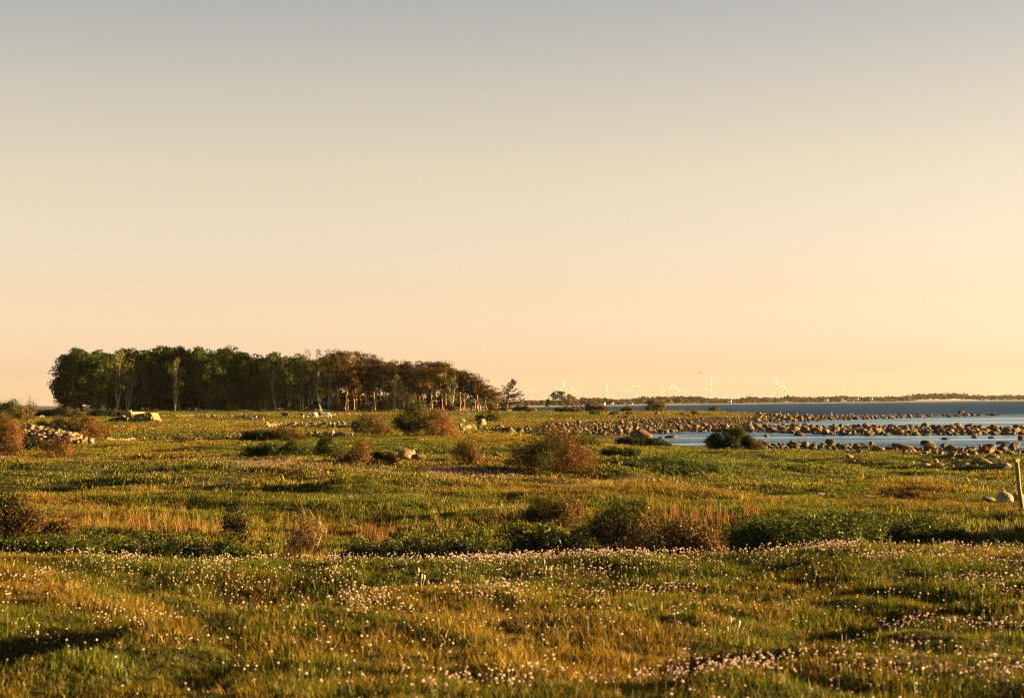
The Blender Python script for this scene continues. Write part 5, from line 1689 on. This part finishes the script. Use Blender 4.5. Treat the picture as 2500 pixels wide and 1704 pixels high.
# thrift flowers
def thrift(a, h, n, spread, r, pink):
    for k in range(n):
        x, y = r.normal(size=2) * spread
        hh = h * r.uniform(.7, 1.2)
        tx, ty = x + r.normal() * .012, y + r.normal() * .012
        a.tube([(x, y, 0), ((x + tx) / 2, (y + ty) / 2, hh * .55), (tx, ty, hh)], [.0018, .0016, .0015], (.14, .12, .035), 3)
        rr_ = r.uniform(.0062, .0096)
        c = np.array(pink[r.integers(len(pink))])
        V = []
        for lat, q in ((-.5, .86), (.15, 1.0), (.7, .62)):
            for j in range(6):
                an = j / 6 * 6.283 + lat
                V.append((tx + math.cos(an) * q * rr_, ty + math.sin(an) * q * rr_, hh + rr_ * .3 + lat * rr_ * .8))
        V.append((tx, ty, hh - rr_ * .3)); V.append((tx, ty, hh + rr_ * 1.1))
        F = []
        for lv in range(2):
            for j in range(6):
                F.append((lv * 6 + j, lv * 6 + (j + 1) % 6, lv * 6 + 6 + (j + 1) % 6, lv * 6 + 6 + j))
        F3 = [(18, (j + 1) % 6, j) for j in range(6)] + [(19, 12 + j, 12 + (j + 1) % 6) for j in range(6)]
        a.add(V, F, c); a.add(V, F3, c * .95)


PINKS = [(.62, .44, .47), (.70, .56, .54), (.54, .34, .42), (.76, .66, .60), (.66, .52, .51)]


def dens(U, V, X, Y):
    """how thickly the thrift flowers stand, 0..1, by place on the turf"""
    n1 = fbm(X / 1.1, Y / 2.0, 81, 3)
    n2 = fbm(X / .45, Y / .7, 85, 2)
    fg = (Y < 24)
    d = np.where(fg, .07 + .93 * sstep(.50, .68, n1) * sstep(.35, .6, n2), 0)
    w = .30 + .70 * sstep(250, 1100, U) * (1 - .75 * sstep(1490, 1600, V)) + .25 * ((U < 950) & (V > 1530) & (V < 1640))
    crest = (np.abs(V - np.interp(U, [0, 800, 1250, 1700, 2100, 2500], [1372, 1378, 1378, 1362, 1338, 1354])) < 26) & fg
    d = d * w + .26 * crest * sstep(600, 1500, U) * sstep(.35, .6, n2)
    m1 = fbm(X / 3.0, Y / 9.0, 91, 3)
    d = np.where(~fg, .012 + .03 * sstep(.5, .65, m1), d)
    return np.clip(d, 0, 1)


r = np.random.default_rng(41)
fl_one = [(lambda a, h=h: thrift(a, h, 1, .0, r, PINKS)) for h in (.06, .08, .09, .11, .13, .10)]
fl_coll = proto_set('thrift_head', fl_one, M_petal)
X, Y = wedge(170000, 9.4, 24, r, -30, 30)
Z = hfun(X, Y)
U, V = proj(X, Y, Z + .08)
keep = r.random(len(X)) < dens(U, V, X, Y) * .60
X, Y, Z, U, V = X[keep], Y[keep], Z[keep], U[keep], V[keep]
inside = (U > 0) & (U < 2500) & (V > 1300) & (V < 1700)
order = np.argsort(np.where(inside, Y, 999))
near_i, rest_i = order[:290], order[290:]
fmesh = []
for i in range(6):
    a = Geo(); thrift(a, (.06, .08, .09, .11, .13, .10)[i], 1, 0, r, PINKS)
    fmesh.append(a.mesh('thrift_flower', [M_petal]))
for k in near_i:
    o = link('thrift_flower', fmesh[r.integers(6)], (X[k], Y[k], Z[k] - .01), None, (r.normal() * .12, r.normal() * .12, r.uniform(0, 6.3)), r.uniform(.8, 1.25))
    tag(o, 'pale pink thrift flower on a thin stalk in the nearest turf', 'flower', 'thrift flowers nearest the camera')
n = len(rest_i)
scatter('thrift_flowers', 'pink thrift flowers dotted over the turf up to the crest', np.stack([X, Y, Z - .01], 1)[rest_i], fl_coll, r.integers(0, 6, n), r.uniform(.8, 1.25, n), rot_of(n, r, .12))

# pale bands of flowering thrift in the middle meadow
cl = proto_set('thrift_cushion', [(lambda a, s=s: thrift(a, .11, 14, s, r, PINKS)) for s in (.12, .2, .3, .2)], M_petal)
for me_ in [o.data for o in cl.objects]:
    pass
X, Y = wedge(150000, 34, 190, r)
Z = hfun(X, Y)
U, V = proj(X, Y, Z)
m1 = fbm(X / 2.5, Y / 6.0, 93, 3)


def band(pts, half):
    c = np.interp(U, [p[0] for p in pts], [p[1] for p in pts])
    inside = (U > pts[0][0] - 40) & (U < pts[-1][0] + 40)
    return np.exp(-((V - c) / half) ** 2) * inside


b = (1.0 * band([(540, 1136), (760, 1150), (1000, 1155), (1240, 1158)], 9) + .8 * band([(1000, 1152), (1240, 1152), (1440, 1166), (1590, 1180)], 5) + .7 * band([(-40, 1124), (280, 1126)], 3)
     + .35 * band([(1050, 1185), (1300, 1188), (1420, 1190)], 10) + .25 * band([(250, 1150), (480, 1165)], 10) + .30 * band([(2220, 1180), (2500, 1185)], 12)
     + .05 * (V > 1115) * (V < 1270))
keep = (r.random(len(X)) < b * sstep(.40, .58, m1) * .62) & (Z > .5)
n = keep.sum()
scatter('thrift_cushions', 'pale pink bands of thrift across the middle meadow', np.stack([X, Y, Z], 1)[keep], cl, r.integers(0, 4, n), r.uniform(.8, 1.3, n) * (1 + .004 * np.maximum(Y[keep] - 60, 0)), rot_of(n, r, .1))


# dry golden grass, rusty stalks and pale seed stems
def dry(a, n, rad, h0, h1, w, cols, bend=.25):
    blades(a, n, rad, h0, h1, w, cols, r, bend)


gold = proto_set('dry_tuft', [lambda a: dry(a, 26, .07, .15, .42, .008, [(.22, .14, .03), (.18, .105, .022), (.14, .098, .018)]) for _ in range(3)], M_grass)
rusty = proto_set('rusty_tuft', [lambda a: dry(a, 14, .07, .18, .45, .009, [(.12, .052, .012), (.15, .072, .018), (.09, .040, .010)], .15) for _ in range(3)], M_grass)
stems = proto_set('seed_stem', [lambda a: dry(a, 3, .03, .12, .26, .010, [(.26, .20, .08), (.20, .15, .055)], .12) for _ in range(3)], M_grass)


def patch(name, label, regs, coll, scl, seed, k=3):
    rr2 = np.random.default_rng(seed)
    P = []
    for (u0, u1, y0, y1, n, thr) in regs:
        u, Yp = rr2.uniform(u0, u1, n), rr2.uniform(y0, y1, n)
        x = (u - 1250) / FPX * Yp
        kk = fbm(x / .8, Yp / 1.5, seed, 2) > thr
        x, Yp = x[kk], Yp[kk]
        P.append(np.stack([x, Yp, hfun(x, Yp)], 1))
    P = np.concatenate(P)
    n = len(P)
    scatter(name, label, P, coll, rr2.integers(0, k, n), scl * rr2.uniform(.6, 1.3, n), rot_of(n, rr2, .12))


patch('dry_grass', 'tufts of golden dry grass behind the hollow', [(190, 560, 32, 41, 330, .55), (560, 1000, 31, 40, 220, .60), (1000, 1260, 36, 44, 50, .5), (690, 790, 23.4, 24.6, 50, .2), (1450, 1640, 60, 80, 200, .5)], gold, .62, 701)
patch('dry_stalks', 'rusty dead stalks right of the bramble bush', [(1640, 1870, 34, 41, 80, .45), (1560, 1660, 36, 42, 20, .4), (320, 480, 31, 34, 40, .4), (870, 960, 32, 36, 40, .4)], rusty, 1.0, 702)
patch('seed_stems', 'pale upright seed stems in the near meadow', [(1000, 1420, 33, 46, 170, .45), (2230, 2520, 30, 36, 190, .4), (300, 1300, 40, 75, 160, .5), (1500, 2450, 50, 110, 260, .5)], stems, 1.0, 703)
patch('seed_stems', 'thin dry stems standing in the foreground turf', [(300, 2500, 11, 21, 80, .45)], stems, .5, 704)


# single dead stems and stalks that stand out
def stalk(u, Y, h, lean_, label, name='dead_stem', cat='dead stem', c=(.20, .12, .07), rad=.006, head=None, n=1, group=None):
    p = gp(u, Y)
    a = Geo()
    rr3 = np.random.default_rng(int(u * 3 + Y))
    for k in range(n):
        x0 = rr3.normal() * .04 * (n > 1)
        tt = np.linspace(0, 1, 8)
        hh = h * (1 if k == 0 else rr3.uniform(.6, 1))
        P = np.stack([x0 + lean_ * hh * tt ** 1.4 + .03 * np.sin(tt * 5 + k) * hh, rr3.normal() * .02 * tt, hh * tt - .02], 1)
        a.tube(P, np.linspace(rad, rad * .6, 8), c, 4)
        if head:
            a.tube([P[-1] + (0, 0, -.01), P[-1] + (0, 0, .012), P[-1] + (0, 0, .028)], [.006, head, .004], (.5, .42, .26), 5)
    o = link(name, a.mesh(name, [M_twig], True), p)
    return tag(o, label, cat, group)


for (u, Y, h, ln, lb) in [(2218, 31, .42, .10, 'branched dead stem left of the tall curved one at the right hollow'), (2270, 30.5, .46, -.08, 'tall curved dead stem over the shaded hollow at right'),
                          (2250, 31, .26, .15, 'short dead stem beside the tall curved one'), (2300, 30, .26, -.3, 'dead stem leaning left in the shaded hollow'), (2312, 30, .30, .22, 'dead stem leaning right in the middle of the shaded hollow'),
                          (2362, 30, .22, .5, 'low slanting dead stem in the shaded hollow'), (2390, 30, .26, .28, 'dead stem leaning right left of the last one'), (2416, 30, .30, .12, 'nearly upright dead stem at the right of the shaded hollow')]:
    stalk(u, Y, h, ln, lb)
stalk(1027, 17.6, .20, .06, 'trio of pale green stalks in the flowers left of centre', 'pale_stalk', 'stalk', (.22, .20, .05), .0042, .007, 3)
stalk(1338, 20.4, .17, .02, 'trio of pale stalks standing in the flower band near the centre', 'pale_stalk', 'stalk', (.22, .19, .05), .004, .006, 3)
stalk(1785, 15.0, .19, .10, 'group of thrift stalks with heads above the dark turf right of centre', 'pale_stalk', 'stalk', (.16, .11, .035), .0028, .009, 4)
stalk(1735, 14.7, .20, -.05, 'brown dry stalks left of the tall thrift group', 'pale_stalk', 'stalk', (.12, .065, .022), .0028, None, 3)
stalk(2385, 17.2, .17, .25, 'slanting thin stalk among the flowers at the right', 'pale_stalk', 'stalk', (.18, .14, .04), .003, .006, 1)
stalk(1960, 13.7, .14, -.35, 'dry stalk leaning left in the lower right turf', 'pale_stalk', 'stalk', (.14, .09, .03), .003, None, 1)
stalk(2125, 14.0, .15, .35, 'dry stalk leaning right in the lower right turf', 'pale_stalk', 'stalk', (.16, .11, .035), .003, None, 1)
stalk(1380, 14.6, .20, -.12, 'thin brown stalk left of the lower centre', 'pale_stalk', 'stalk', (.13, .085, .028), .003, None, 1)
stalk(1425, 14.8, .20, .12, 'thin yellow stalk right of the thin brown one', 'pale_stalk', 'stalk', (.18, .14, .04), .003, None, 1)


# ------------------------------------------------------------------ evening haze over land and water
a = Geo()
a.box((-9000, -400, -6), (9000, 9800, 125), (1, 1, 1))
hm, hn, hl = new_mat('haze')
ho = N(hn, 'ShaderNodeOutputMaterial')
hv = N(hn, 'ShaderNodeVolumePrincipled')
hv.inputs['Color'].default_value = (0.93, 0.90, 0.92, 1)
hv.inputs['Density'].default_value = 0.000009
hv.inputs['Anisotropy'].default_value = 0.2
hl.new(hv.outputs[0], ho.inputs['Volume'])
hz = link('haze', a.mesh('haze', [hm]))
tag(hz, 'thin evening haze over the pasture and the sea', kind='stuff')
